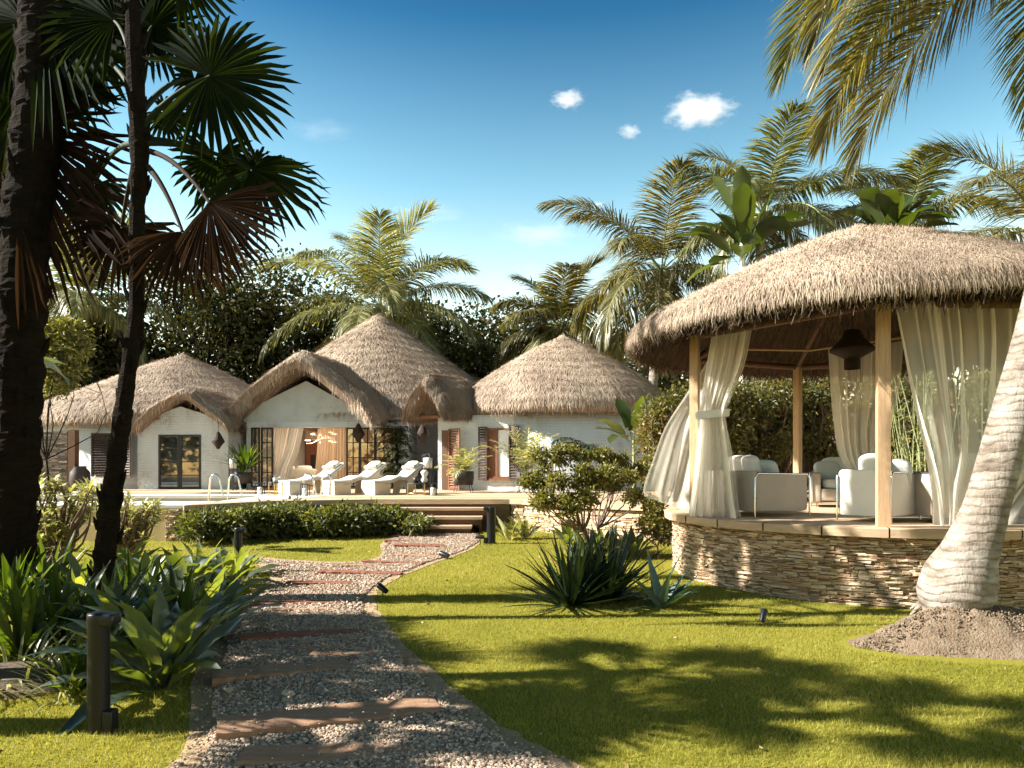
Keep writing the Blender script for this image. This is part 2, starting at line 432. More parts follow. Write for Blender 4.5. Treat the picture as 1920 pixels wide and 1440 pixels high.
def mat_cocotrunk():
    m, nt, out = newmat('coconut_bark')
    b = N(nt, 'ShaderNodeBsdfPrincipled', Roughness=0.85); b.inputs['Specular IOR Level'].default_value = 0.25
    v = coords(nt, (1, 1, 1))
    nz = noise(nt, coords(nt, (1.5, 1.5, 4)), 2.2, 8, 0.65)
    tc = N(nt, 'ShaderNodeTexCoord'); sx = N(nt, 'ShaderNodeSeparateXYZ'); nt.links.new(tc.outputs['Object'], sx.inputs[0])
    n2 = noise(nt, coords(nt, (1, 1, 1)), 2.5, 3)
    q = N(nt, 'ShaderNodeMath', operation='MULTIPLY_ADD'); q.inputs[1].default_value = 13.5; nt.links.new(sx.outputs[2], q.inputs[0]); nt.links.new(n2, q.inputs[2])
    q2 = N(nt, 'ShaderNodeMath', operation='MULTIPLY_ADD'); q2.inputs[1].default_value = 1.6; nt.links.new(n2, q2.inputs[0]); nt.links.new(q.outputs[0], q2.inputs[2])
    fr = N(nt, 'ShaderNodeMath', operation='FRACT'); nt.links.new(q2.outputs[0], fr.inputs[0])
    band = ramp(nt, fr.outputs[0], [(0.0, (0, 0, 0)), (0.10, (.45, .45, .45)), (0.3, (1, 1, 1)), (0.85, (.8, .8, .8)), (1.0, (0, 0, 0))])
    fac = N(nt, 'ShaderNodeMath', operation='MULTIPLY_ADD'); fac.inputs[1].default_value = .10; nt.links.new(band.outputs[0], fac.inputs[0])
    sb = N(nt, 'ShaderNodeMath', operation='SUBTRACT'); sb.inputs[1].default_value = .14; nt.links.new(nz, sb.inputs[0]); nt.links.new(sb.outputs[0], fac.inputs[2])
    r = ramp(nt, fac.outputs[0], [(0.26, (0.10, 0.075, 0.055)), (0.40, (0.21, 0.175, 0.14)), (0.54, (0.31, 0.275, 0.235)), (0.70, (0.42, 0.395, 0.36))])
    nt.links.new(r.outputs[0], b.inputs['Base Color'])
    bp = N(nt, 'ShaderNodeBump', Strength=0.9, Distance=0.03)
    hh = N(nt, 'ShaderNodeMath', operation='ADD'); nt.links.new(noise(nt, coords(nt, (6, 6, 1.5)), 4, 8, 0.7), hh.inputs[0]); nt.links.new(band.outputs[0], hh.inputs[1]); hb = N(nt, 'ShaderNodeMath', operation='MULTIPLY'); hb.inputs[1].default_value = .3; nt.links.new(band.outputs[0], hb.inputs[0]); nt.links.new(hb.outputs[0], hh.inputs[1]); nt.links.new(hh.outputs[0], bp.inputs['Height'])
    nt.links.new(bp.outputs[0], b.inputs['Normal'])
    nt.links.new(b.outputs[0], out.inputs[0])
    return m


M['coco'] = mat_cocotrunk()
M['mound'] = mat_noise('root_mat', [(0.08, 0.052, 0.033), (0.21, 0.155, 0.105), (0.36, 0.285, 0.205)], 9, 0.95, bump=1.0, bscale=55, bdist=0.03, spec=0.1)
M['litter'] = mat_island('fallen_leaf', [(0.12, 0.07, 0.03), (0.28, 0.2, 0.1), (0.4, 0.33, 0.2)], 0.7)
# leaves
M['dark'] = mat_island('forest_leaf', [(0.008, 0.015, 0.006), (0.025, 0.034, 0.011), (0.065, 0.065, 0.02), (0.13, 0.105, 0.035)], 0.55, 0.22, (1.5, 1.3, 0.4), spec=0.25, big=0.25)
M['hedge'] = mat_island('hedge_leaf', [(0.03, 0.045, 0.014), (0.065, 0.08, 0.024), (0.12, 0.13, 0.04), (0.24, 0.24, 0.10)], 0.45, 0.35, (1.5, 1.4, 0.4), spec=0.4)
M['shrub'] = mat_island('shrub_leaf', [(0.05, 0.06, 0.018), (0.11, 0.115, 0.03), (0.19, 0.18, 0.05), (0.28, 0.25, 0.09)], 0.45, 0.35, (1.5, 1.4, 0.4), spec=0.4)
M['shrubback'] = mat_island('back_shrub_leaf', [(0.02, 0.032, 0.012), (0.055, 0.065, 0.02), (0.12, 0.12, 0.035), (0.20, 0.16, 0.06), (0.20, 0.06, 0.045)], 0.45, 0.35, (1.5, 1.4, 0.4), spec=0.4, big=0.9)
M['pale'] = mat_island('pale_leaf', [(0.16, 0.17, 0.06), (0.30, 0.30, 0.13), (0.48, 0.46, 0.28)], 0.45, 0.35, (1.3, 1.25, 0.5), spec=0.4)
M['broad'] = mat_island('broad_leaf', [(0.045, 0.070, 0.050), (0.085, 0.115, 0.080), (0.16, 0.19, 0.14)], 0.30, 0.40, (2.6, 2.3, 0.22), spec=0.7, nscale=9, bump=0.15)
M['strap'] = mat_island('strap_leaf', [(0.018, 0.035, 0.01), (0.035, 0.06, 0.014), (0.07, 0.10, 0.025)], 0.4, 0.45, (2.4, 2.2, 0.35), spec=0.4)
M['agave'] = mat_island('agave_leaf', [(0.008, 0.017, 0.009), (0.016, 0.030, 0.013), (0.035, 0.052, 0.02)], 0.4, 0.12, (1.6, 1.5, 0.3), spec=0.5)
M['agaveblue'] = mat_island('blue_agave_leaf', [(0.03, 0.06, 0.045), (0.06, 0.10, 0.08), (0.08, 0.13, 0.10)], 0.4, 0.15, (1.4, 1.5, 0.4), spec=0.5)
M['banana'] = mat_island('banana_leaf', [(0.02, 0.035, 0.012), (0.035, 0.055, 0.016), (0.06, 0.08, 0.025)], 0.35, 0.4, (2.0, 1.8, 0.3), spec=0.5, nscale=5, bump=0.2)
M['frond'] = mat_island('coconut_leaflet', [(0.05, 0.065, 0.025), (0.10, 0.115, 0.04), (0.16, 0.16, 0.06), (0.26, 0.25, 0.13)], 0.33, 0.32, (1.5, 1.4, 0.4), spec=0.5)
M['frondpale'] = mat_island('pale_leaflet', [(0.07, 0.085, 0.03), (0.14, 0.15, 0.055), (0.23, 0.225, 0.10), (0.38, 0.36, 0.20)], 0.38, 0.35, (1.4, 1.3, 0.45), spec=0.4)
M['frondgold'] = mat_island('golden_leaflet', [(0.035, 0.045, 0.016), (0.085, 0.085, 0.026), (0.15, 0.13, 0.045), (0.28, 0.25, 0.13)], 0.35, 0.32, (1.5, 1.3, 0.35), spec=0.5)
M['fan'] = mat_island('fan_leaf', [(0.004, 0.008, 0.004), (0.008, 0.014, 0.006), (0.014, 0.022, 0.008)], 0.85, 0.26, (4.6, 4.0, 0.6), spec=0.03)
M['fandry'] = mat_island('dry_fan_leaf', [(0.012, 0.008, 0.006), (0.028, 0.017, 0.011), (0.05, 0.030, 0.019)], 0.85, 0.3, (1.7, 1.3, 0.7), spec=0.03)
M['petiole'] = mat_plain('petiole', (0.02, 0.03, 0.012), 0.7, spec=.15)
M['petioledry'] = mat_plain('dry_petiole', (0.035, 0.022, 0.014), 0.8, spec=.1)


# ------------------------------------------------------------ plant builders
def rot_to(d, up=(0, 0, 1)):
    d = nrm(d); s_ = nrm(np.cross(d, up)); n = np.cross(s_, d)
    return d, s_, n


def leaf_cloud(mb, Pn, L, W, rng, out=None, up=0.25, mi=0, Lv=0.35):
    """folded two-triangle leaves at the points Pn"""
    n = len(Pn)
    d = rng.normal(size=(n, 3))
    if out is not None: d = nrm(d) + out * 0.9
    d[:, 2] += up; d = nrm(d)
    a = nrm(np.cross(d, rng.normal(size=(n, 3)))); nn = np.cross(a, d)
    l = (L * (1 - Lv + 2 * Lv * rng.random(n)))[:, None]; w = W * l / L
    b = Pn; t = Pn + d * l - NP([0, 0, 1]) * l * 0.12
    m1 = Pn + d * l * 0.45 + a * w / 2 + nn * w * 0.22
    m2 = Pn + d * l * 0.45 - a * w / 2 + nn * w * 0.22
    V = np.stack([b, m1, t, m2], 1).reshape(-1, 3)
    k = np.arange(n)[:, None] * 4
    Fc = np.concatenate([k + NP([[0, 1, 2]]), k + NP([[0, 2, 3]])])
    mb.add(V, Fc, False, mi)


def clump_points(c, r, n, rng, hollow=0.55):
    d = nrm(rng.normal(size=(n, 3)))
    rad = hollow + (1 - hollow) * rng.random(n) ** 0.6
    rad = rad * np.exp(rng.normal(size=n) * .20)
    return NP(c) + d * rad[:, None] * NP(r), d


def bent(a, b, k, rng, amp=0.1):
    t = np.linspace(0, 1, k)[:, None]
    L = np.linalg.norm(NP(b) - NP(a))
    mid = rng.normal(size=3) * amp * L
    return NP(a) * (1 - t) + NP(b) * t + mid * np.sin(PI * t) + rng.normal(size=(k, 3)) * amp * 0.12 * L * np.sin(PI * t)


def bush_tree(name, label, cat, base, clumps, nleaf, L, W, leafmat, barkmat, rng, r0=0.12, group=None, trunkh=0.35, stems=1, hollow=0.45):
    """tapered trunk(s), limbs into every clump, leaf-sized faces through the clumps"""
    base = NP(base, float)
    t = thing(name, label, cat, base, group)
    mb = MB()
    cs = [NP(c[0], float) for c in clumps]
    mid = base + (np.mean(cs, axis=0) - base) * trunkh
    forks = []
    for s_ in range(stems):
        o = NP([rng.normal() * r0 * 1.5, rng.normal() * r0 * 1.5, 0]) * (stems > 1)
        f = mid + NP([rng.normal(), rng.normal(), 0.3 * rng.normal()]) * 0.12 * np.linalg.norm(mid - base) * (1 + (stems > 1))
        pts = bent(base + o - NP([0, 0, 0.1]), f, 7, rng, 0.08)
        mb.tube(pts, np.linspace(r0, r0 * 0.6, 7), 8)
        forks.append(f)
    for c in cs:
        f = forks[int(np.argmin([np.linalg.norm((c - q)[:2]) for q in forks]))] if stems > 1 else forks[0]
        pts = bent(f, c, 7, rng, 0.12)
        mb.tube(pts, np.linspace(r0 * 0.5, r0 * 0.12, 7), 6)
        for q in range(3):
            e = c + rng.normal(size=3) * 0.5 * NP(clumps[0][1])
            mb.tube(bent(pts[4], e, 5, rng, 0.15), np.linspace(r0 * 0.2, r0 * 0.05, 5), 4)
    mb.build('trunk', barkmat, t)
    cb = MB()
    vol = NP([np.prod(NP(c[1]) * np.ones(3)) ** (2 / 3) for c in clumps]); vol = vol / vol.sum()
    for c, w in zip(clumps, vol):
        Pn, d = clump_points(c[0], NP(c[1]) * np.ones(3), max(20, int(nleaf * w)), rng, hollow)
        Pn = Pn[Pn[:, 2] > base[2] + 0.02]; d = d[:len(Pn)]
        leaf_cloud(cb, Pn, L, W, rng, d, 0.25)
    cb.build('crown', leafmat, t)
    return t


def rand_clumps(c, ext, k, rr, rng, bottom=-0.8):
    out = []
    for i in range(k):
        d = nrm(rng.normal(size=3)); d[2] = max(d[2], bottom)
        q = NP(c) + d * NP(ext) * rng.uniform(0.45, 0.95)
        s_ = rng.uniform(*rr)
        out.append((q, NP([s_, s_, s_ * 0.75])))
    return out


def frond(mb, base, az, elev, L, droop, nl, leafL, w, rng, hang=0.5, mi_leaf=0, mi_r=1, rr=0.03, roll=0.0):
    """pinnate frond: curved rachis with narrow drooping leaflets either side"""
    k = 14
    t = np.linspace(0, 1, k); e = elev - droop * t ** 1.4
    azs = az + rng.normal() * 0.15 * t
    d = np.stack([np.cos(e) * np.cos(azs), np.cos(e) * np.sin(azs), np.sin(e)], 1)
    pts = NP(base) + np.concatenate([[[0, 0, 0]], np.cumsum((d[1:] + d[:-1]) / 2 * L / (k - 1), 0)])
    mb.tube(pts, np.linspace(rr, rr * 0.15, k), 5, True, mi_r)
    tt = np.linspace(0.13, 1.0, nl); tt = np.concatenate([tt, tt + 0.004])
    sg = np.concatenate([np.ones(nl), -np.ones(nl)]); tt = np.clip(tt + rng.normal(size=2 * nl) * 0.004, 0.1, 1)
    p = np.stack([np.interp(tt, t, pts[:, i]) for i in range(3)], 1)
    T = nrm(np.stack([np.interp(tt, t, d[:, i]) for i in range(3)], 1))
    S = nrm(np.cross(T, NP([0, 0, 1.0]) + T * 0.001 + NP([0, 0.001, 0])))
    U = np.cross(S, T)
    if roll:
        S, U = S * math.cos(roll) + U * math.sin(roll), U * math.cos(roll) - S * math.sin(roll)
    A = (0.35 + 0.95 * tt ** 2 + rng.normal(size=2 * nl) * 0.07)[:, None]
    dir0 = nrm(S * sg[:, None] * np.cos(A) + T * np.sin(A) + U * (0.28 + rng.normal(size=(2 * nl, 1)) * 0.1))
    ln = (leafL * np.clip(np.sin(PI * (0.12 + 0.80 * tt)) ** 0.6, 0.25, 1) * (0.9 + 0.2 * rng.random(2 * nl)))[:, None]
    g = NP([0, 0, -1.0]) * (hang * (0.7 + 0.6 * rng.random((2 * nl, 1))))
    rows = [p]; dd = dir0; q = p; dirs = [dir0]
    for s_ in range(3):
        dd = nrm(dd + g * (0.55 + 0.25 * s_)); q = q + dd * ln / 3; rows.append(q); dirs.append(dd)
    wd = [0.55, 1.0, 0.8, 0.05]
    V = []
    for q, dd, ww in zip(rows, dirs, wd):
        wv = nrm(T - dd * np.sum(T * dd, 1)[:, None]) * (w * ww / 2)
        V += [q - wv, q + wv]
    V = np.stack(V, 1).reshape(-1, 3); kk = np.arange(2 * nl)[:, None] * 8
    Fc = np.concatenate([kk + NP([[0, 1, 3, 2]]), kk + NP([[2, 3, 5, 4]]), kk + NP([[4, 5, 7, 6]])])
    mb.add(V, Fc, False, mi_leaf)
    return pts[-1]


def trunk_rings(mb, pts, rad, sides=14, ring=0.12, amp=0.06, rng=None, mi=0):
    """coconut trunk: resample the axis and swell it in leaf-scar rings"""
    pts = np.asarray(pts, float); seg = np.r_[0, np.cumsum(np.linalg.norm(np.diff(pts, axis=0), axis=1))]
    n = max(8, int(seg[-1] / (ring / 4))); s_ = np.linspace(0, seg[-1], n)
    # smooth the polyline
    q = np.stack([np.interp(s_, seg, pts[:, i]) for i in range(3)], 1)
    r = np.interp(s_, seg, rad)
    ker = np.hanning(max(5, n // 16 * 2 + 1)); ker /= ker.sum(); h = len(ker) // 2
    for i in range(3):
        pad = np.r_[2 * q[0, i] - q[1:h + 1, i][::-1], q[:, i], 2 * q[-1, i] - q[-h - 1:-1, i][::-1]]
        q[:, i] = np.convolve(pad, ker, 'valid')
    ph = s_ / ring + 0.35 * np.sin(s_ * 1.7)
    ringf = 1 + amp * (1 - (ph % 1.0)) * (0.6 + 0.4 * np.sin(s_ * 5))
    th = np.linspace(0, 2 * PI, sides, endpoint=False)
    lump = 1 + 0.02 * np.sin(3 * th[None] + s_[:, None] * 2) + 0.012 * (rng.random((n, sides)) - 0.5 if rng is not None else 0)
    mb.tube(q, r * ringf, sides, True, mi, True, lump)
    return q


def coconut(name, label, crown, base, L, nf, rng, leafmat, leafL=0.8, w=0.045, nl=46, r=0.16, group=None, low=-25, hang=0.45, partfronds=False, cat='palm tree', azb=None):
    base = NP(base, float); crown = NP(crown, float)
    t = thing(name, label, cat, base, group)
    mb = MB()
    k = 8; tt = np.linspace(0, 1, k)[:, None]
    pts = base * (1 - tt) + crown * tt
    pts[:, 0] += np.sin(tt[:, 0] * PI) * (rng.normal() * 0.3)
    trunk_rings(mb, pts, np.linspace(r * 1.25, r * 0.8, k), 12, 0.14, 0.07, rng)
    mb.build('trunk', M['coco'], t)
    cb = MB()
    for i in range(nf):
        f = i / (nf - 1)
        az = i * 2.399963 + rng.normal() * 0.15
        el = R(80 + (low - 80) * f ** 0.9) + rng.normal() * 0.08
        frond(cb, crown + NP([math.cos(az), math.sin(az), 0]) * r * 0.5, az, el, L * rng.uniform(0.85, 1.08), R(55 + 40 * f) * rng.uniform(0.85, 1.15), nl, leafL, w, rng, hang * (.25 + 1.1 * f), rr=0.035)
    for i in range(5):
        a = i * 1.3
        V = crown + NP([math.cos(a), math.sin(a), -0.7]) * 0.22
        cb.rbox(V, (0.22, 0.22, 0.28), 0, 0.9, 1)
    cb.build('crown', [leafmat, M['rachis']], t)
    return t


def blade(mb, base, az, elev, L, W, droop, prof='strap', fold=0.25, k=7, mi=0, wav=0.0, rng=None, twist=0.0):
    t = np.linspace(0, 1, k); e = elev - droop * t ** 1.5
    d = np.stack([np.cos(e) * math.cos(az), np.cos(e) * math.sin(az), np.sin(e)], 1)
    pts = NP(base) + np.concatenate([[[0, 0, 0]], np.cumsum((d[1:] + d[:-1]) / 2 * L / (k - 1), 0)])
    S0 = NP([-math.sin(az), math.cos(az), 0.0]); U = np.cross(d, S0) * -1
    tw = twist * t
    S = S0[None] * np.cos(tw)[:, None] + U * np.sin(tw)[:, None]
    if prof == 'strap': w = np.interp(t, [0, 0.25, 0.7, 1], [0.55, 1, 0.8, 0.02])
    elif prof == 'spike': w = np.interp(t, [0, 0.2, 0.6, 1], [0.8, 1, 0.65, 0.01])
    elif prof == 'broad': w = np.interp(t, [0, 0.18, 0.45, 0.7, 0.9, 1], [0.12, 0.3, 1.0, 0.85, 0.3, 0.02])
    else: w = np.interp(t, [0, 0.3, 0.38, 0.6, 0.85, 0.97, 1], [0.05, 0.06, 0.75, 1.0, 0.85, 0.3, 0.02])
    w = w * W / 2
    up = np.cross(d, S); up = up * np.sign(up[:, 2:3] + 1e-6)
    wl = (np.sin(t * 17 + (rng.random() * 6 if rng is not None else 0)) * wav * w) if wav else 0 * w
    lft = pts + S * w[:, None] + up * (w * fold + wl)[:, None]
    rgt = pts - S * w[:, None] + up * (w * fold - wl)[:, None]
    V = np.stack([lft, pts, rgt], 1).reshape(-1, 3)
    mb.add(V, grid_faces(k, 3), True, mi)


def clump(name, label, cat, base, n, L, W, rng, mat, prof='strap', elev=(25, 85), droop=(20, 70), fold=0.25, group=None, wav=0.0, spread=0.06, k=7, az=None):
    base = NP(base, float)
    t = thing(name, label, cat, base, group)
    mb = MB()
    for i in range(n):
        a = i * 2.399963 + rng.normal() * 0.3 if az is None else rng.uniform(*az)
        f = (i + 0.5) / n
        el = R(elev[1] + (elev[0] - elev[1]) * f + rng.normal() * 5)
        l = L * rng.uniform(0.75, 1.1)
        b = base + NP([math.cos(a), math.sin(a), 0]) * spread * rng.random() - NP([0, 0, 0.02])
        blade(mb, b, a, el, l, W * rng.uniform(0.8, 1.15), R(rng.uniform(*droop)), prof, fold, k, 0, wav, rng, rng.normal() * 0.3)
    mb.build('leaves', mat, t)
    return t


def fan_leaf(parent, hub, u, n, Rd, rng, mat, pet_from, petmat, spread=150, nseg=42, droop=0.12, cup=0.15, pr=0.018):
    """palmate blade of folded pointed segments on a curved petiole; frond > petiole"""
    hub = NP(hub, float); u = nrm(u); n = NP(n, float); n = nrm(n - u * np.dot(n, u)); v = np.cross(n, u)
    mb = MB()
    a = np.linspace(-R(spread), R(spread), nseg) + rng.normal(size=nseg) * 0.012
    L = Rd * (0.80 + 0.20 * np.cos(a / 2)) * (0.9 + 0.15 * rng.random(nseg))
    da = 2 * R(spread) / nseg
    V = []
    ks = [0.02, 0.3, 0.55, 0.72, 0.87, 1.0]
    ws = [0.05, 0.3 * 1.35, 0.55 * 1.12, 0.72 * 0.76, 0.87 * 0.44, 0.0]
    for s_, wf in zip(ks, ws):
        dirv = np.cos(a)[:, None] * u + np.sin(a)[:, None] * v
        perp = -np.sin(a)[:, None] * u + np.cos(a)[:, None] * v
        c = hub + dirv * (L * s_)[:, None] - n * (cup * Rd * (s_ ** 2)) * (0.3 + 0.7 * np.abs(np.sin(a)))[:, None]
        c = c + NP([0, 0, -1]) * (droop * Rd * s_ ** 2.6) * (0.6 + 0.8 * rng.random(nseg))[:, None]
        hw = (L * wf * math.tan(da / 2) * 1.0)[:, None]
        V += [c - perp * hw + n * hw * 0.35, c - n * hw * 0.35, c + perp * hw + n * hw * 0.35]
    V = np.stack(V, 1).reshape(-1, 3); k = np.arange(nseg)[:, None] * 18; Fc = []
    for i in range(5):
        o = i * 3
        Fc.append(k + NP([[o, o + 1, o + 4, o + 3]])); Fc.append(k + NP([[o + 1, o + 2, o + 5, o + 4]]))
    mb.add(V, np.concatenate(Fc), False)
    fr = mb.build('frond', mat, parent)
    if pet_from is not None:
        p = MB(); a0 = NP(pet_from, float); k = 9; t = np.linspace(0, 1, k)[:, None]
        L_ = np.linalg.norm(hub - a0)
        mid = (a0 + hub) / 2 + (NP([0, 0, 0.16]) * L_)
        pts = a0 * (1 - t) ** 2 + 2 * mid * t * (1 - t) + hub * t ** 2
        p.tube(pts, np.linspace(pr * 1.7, pr * 0.8, k), 6)
        p.build('petiole', petmat, fr)
    return fr


def thatch(mb, bm, n, L, w, rng, mi=0, lift=0.05, down=-0.3, jit=0.22, under=0.12, rows=0):
    """straw strands laid down the slope of every face of the base mesh bm"""
    V = np.concatenate(bm.V); tris = []
    for Fc, _, _ in bm.C:
        tris.append(Fc[:, :3])
        if Fc.shape[1] == 4: tris.append(Fc[:, [0, 2, 3]])
    T = np.concatenate(tris); a, b, c = V[T[:, 0]], V[T[:, 1]], V[T[:, 2]]
    nn = np.cross(b - a, c - a); ar = np.linalg.norm(nn, axis=1) / 2; nn = nrm(nn)
    wgt = ar * np.where(nn[:, 2] > down, 1.0, under)
    idx = rng.choice(len(T), n, p=wgt / wgt.sum())
    r1 = np.sqrt(rng.random(n))[:, None]; r2 = rng.random(n)[:, None]
    p = a[idx] * (1 - r1) + b[idx] * r1 * (1 - r2) + c[idx] * r1 * r2
    nv = nn[idx]
    d = NP([0, 0, -1.0]) - nv * (-nv[:, 2:3]); d = d + rng.normal(size=(n, 3)) * jit * 0.5; d = nrm(d + NP([0, 0, -0.08]))
    d = nrm(d + rng.normal(size=(n, 3)) * jit * 0.6)
    s_ = nrm(np.cross(nv, d)); l = (L * rng.uniform(0.5, 1.2, n))[:, None]
    lf = (lift * rng.random(n) ** 2)[:, None]
    if rows:
        q = (p[:, 2] / rows + 0.25 * np.sin(p[:, 0] * 2.1 + p[:, 1]) + 0.1 * rng.random(n)) % 1.0
        lf = lf * (0.25 + 1.9 * (1 - q) ** 2)[:, None]
    p0 = p - d * l * 0.35 + nv * 0.004; p1 = p + d * l * 0.2 + nv * (0.012 + lf * 0.5); p2 = p + d * l * 0.65 + nv * lf + NP([0, 0, -1]) * l * 0.08
    V = np.stack([p0 - s_ * w / 2, p0 + s_ * w / 2, p1 - s_ * w / 2, p1 + s_ * w / 2, p2 - s_ * w * .15, p2 + s_ * w * .15], 1).reshape(-1, 3)
    k = np.arange(n)[:, None] * 6
    mb.add(V, np.concatenate([k + NP([[0, 1, 3, 2]]), k + NP([[2, 3, 5, 4]])]), False, mi)


def cone_roof(c, prof, rng, sides=72, wob=0.05):
    bm = MB(); ph = rng.random(6) * 6
    def jit(r, th, z):
        k = (r / max(prof[:, 0]))
        return (wob * k * (np.sin(3 * th + ph[0]) + 0.7 * np.sin(7 * th + ph[1]) + .5 * np.sin(13 * th + ph[2]))[None] * np.ones_like(r) * 0.5,
                wob * 0.7 * k * (np.sin(4 * th + ph[3]) + 0.6 * np.sin(9 * th + ph[4]) + .5 * np.sin(17 * th + ph[5]))[None] * np.ones_like(r) * 0.5)
    prof = np.asarray(prof, float)
    bm.lathe(prof[::-1], c, sides, jit=jit)
    return bm


def stones(mb, curve, length, z0, z1, rng, mi=0, h=(0.025, 0.065), l=(0.08, 0.34), depth=0.05, gap=0.006):
    """courses of thin split stones along curve(u)->(point, tangent, outward)"""
    z = z0
    while z < z1 - 0.01:
        hh = min(rng.uniform(*h), z1 - z); u = rng.uniform(-0.2, 0)
        while u < length:
            ll = rng.uniform(*l); u0 = max(u, 0); u1 = min(u + ll, length)
            if u1 - u0 > 0.02:
                p, tg, o = curve((u0 + u1) / 2)
                dp = depth * rng.uniform(0.3, 1.1); hl = (u1 - u0 - gap) / 2; zz = z + rng.normal() * 0.003
                V = []
                for oo in (-0.03, dp):
                    for a, b in ((-hl, 0), (hl, 0), (hl, hh - gap), (-hl, hh - gap)):
                        j = rng.normal(size=3) * 0.004
                        V.append(NP([p[0], p[1], zz + b]) + NP([tg[0], tg[1], 0]) * a + NP([o[0], o[1], 0]) * (oo + (-.012 if oo > 0 and rng.random() < .3 else 0)) + j)
                mb.add(V, [[4, 5, 6, 7], [0, 1, 5, 4], [1, 2, 6, 5], [2, 3, 7, 6], [3, 0, 4, 7]], False, mi)
            u += ll
        z += hh


def sheet(mb, rows, nr=40, nc=90, folds=9, amp=0.05, rng=None, ph=0.0, mi=0, nvec=(0, 1, 0), amp2=None):
    """cloth through rows of (left, right) points, pleated across"""
    Lp = NP([r[0] for r in rows], float); Rp = NP([r[1] for r in rows], float)
    tk = np.linspace(0, 1, len(rows)); t = np.linspace(0, 1, nr)
    def cr(A):
        out = []
        m = (A[1:] - A[:-1]); tg = np.vstack([m[:1], (m[1:] + m[:-1]) / 2, m[-1:]])
        for s_ in t:
            i = min(int(s_ * (len(A) - 1)), len(A) - 2); f = s_ * (len(A) - 1) - i
            h00 = 2 * f ** 3 - 3 * f ** 2 + 1; h10 = f ** 3 - 2 * f ** 2 + f; h01 = -2 * f ** 3 + 3 * f ** 2; h11 = f ** 3 - f ** 2
            out.append(h00 * A[i] + h10 * tg[i] + h01 * A[i + 1] + h11 * tg[i + 1])
        return NP(out)
    Lq, Rq = cr(Lp), cr(Rp)
    am = np.interp(t, tk, amp2 if amp2 is not None else [amp] * len(rows))
    u = np.linspace(0, 1, nc)
    rg = np.random.default_rng(int(abs(ph) * 37 + folds * 11 + nc)); uu = u
    fq = folds * np.array([0.37, 0.62, 0.9, 1.13, 1.55, 2.3]); fa = np.array([.55, .5, .7, .6, .35, .16]); fp = rg.uniform(0, 6.28, 6); fs = rg.uniform(-1.6, 1.6, 6)
    V = Lq[:, None] * (1 - u)[None, :, None] + Rq[:, None] * u[None, :, None]
    wv = sum(a_ * np.sin(2 * PI * q_ * uu[None] + p_ + s_ * t[:, None]) for a_, q_, p_, s_ in zip(fa, fq, fp, fs))
    V = V + (wv * am[:, None])[..., None] * NP(nvec, float)
    mb.add(V.reshape(-1, 3), grid_faces(nr, nc), True, mi)


rng = np.random.default_rng(7)

# ------------------------------------------------------------------- ground
def smooth_poly(pts, k=5):
    """closed Catmull-Rom through pts"""
    pts = NP(pts, float); n = len(pts); out = []
    for i in range(n):
        p0, p1, p2, p3 = pts[i - 1], pts[i], pts[(i + 1) % n], pts[(i + 2) % n]
        for j in range(k):
            f = j / k
            out.append(0.5 * (2 * p1 + (p2 - p0) * f + (2 * p0 - 5 * p1 + 4 * p2 - p3) * f * f + (3 * p1 - p0 - 3 * p2 + p3) * f ** 3))
    return NP(out)


def inpoly(px, py, poly):
    ins = np.zeros(len(px), bool); n = len(poly)
    for i in range(n):
        x1, y1 = poly[i][:2]; x2, y2 = poly[(i + 1) % n][:2]
        c = ((y1 > py) != (y2 > py)) & (px < (x2 - x1) * (py - y1) / (y2 - y1 + 1e-12) + x1)
        ins ^= c
    return ins


outer_px = [(340, 1500), (350, 1400), (362, 1300), (385, 1225), (425, 1160), (470, 1110), (505, 1085), (490, 1068), (455, 1052), (440, 1038), (500, 1046), (560, 1051),
            (640, 1054), (700, 1048), (716, 1036), (712, 1022), (735, 1008), (770, 1002), (790, 999), (888, 999), (900, 1014), (890, 1028), (850, 1044), (800, 1062),
            (745, 1085), (710, 1108), (704, 1130), (722, 1160), (748, 1195), (790, 1240), (860, 1300), (930, 1350), (1010, 1400), (1110, 1450), (1180, 1500)]
inner_px = [(395, 1500), (400, 1400), (398, 1330), (415, 1250), (450, 1180), (500, 1115), (530, 1085), (505, 1062), (480, 1051), (560, 1055), (640, 1058), (705, 1051),
            (722, 1036), (722, 1022), (745, 1009), (795, 1001), (885, 1001), (894, 1014), (882, 1027), (842, 1043), (790, 1060), (730, 1083), (690, 1110), (680, 1135),
            (700, 1170), (725, 1205), (775, 1265), (840, 1325), (930, 1385), (1040, 1450), (1100, 1500)]
outer = smooth_poly([G(*p)[:2] for p in outer_px], 4)
inner = smooth_poly([G(*p)[:2] for p in inner_px], 4)
outer = outer + rng.normal(size=outer.shape) * 0.012
inner = inner + rng.normal(size=inner.shape) * 0.02

g = MB(); g.box((-400, -60, -1.5), (400, 700, -0.03)); tag(g.build('ground', M['soil']), kind='structure')
lw = MB(); gx = np.linspace(-26, 26, 60); gy = np.linspace(-3, 42, 60)
XX, YY = np.meshgrid(gx, gy); ZZ = 0 * XX
lw.add(np.stack([XX, YY, ZZ], -1).reshape(-1, 3), grid_faces(60, 60), True)
tag(lw.build('lawn', M['grass']), kind='structure')
pb = MB(); pb.poly([tuple(p) for p in outer], 0.0, 0.006, side=False); tag(pb.build('path', M['sand']), kind='structure')
pb = MB(); pb.poly([tuple(p) for p in inner], 0.0, 0.013, side=False); tag(pb.build('path_bed', M['gravelbed']), kind='structure')

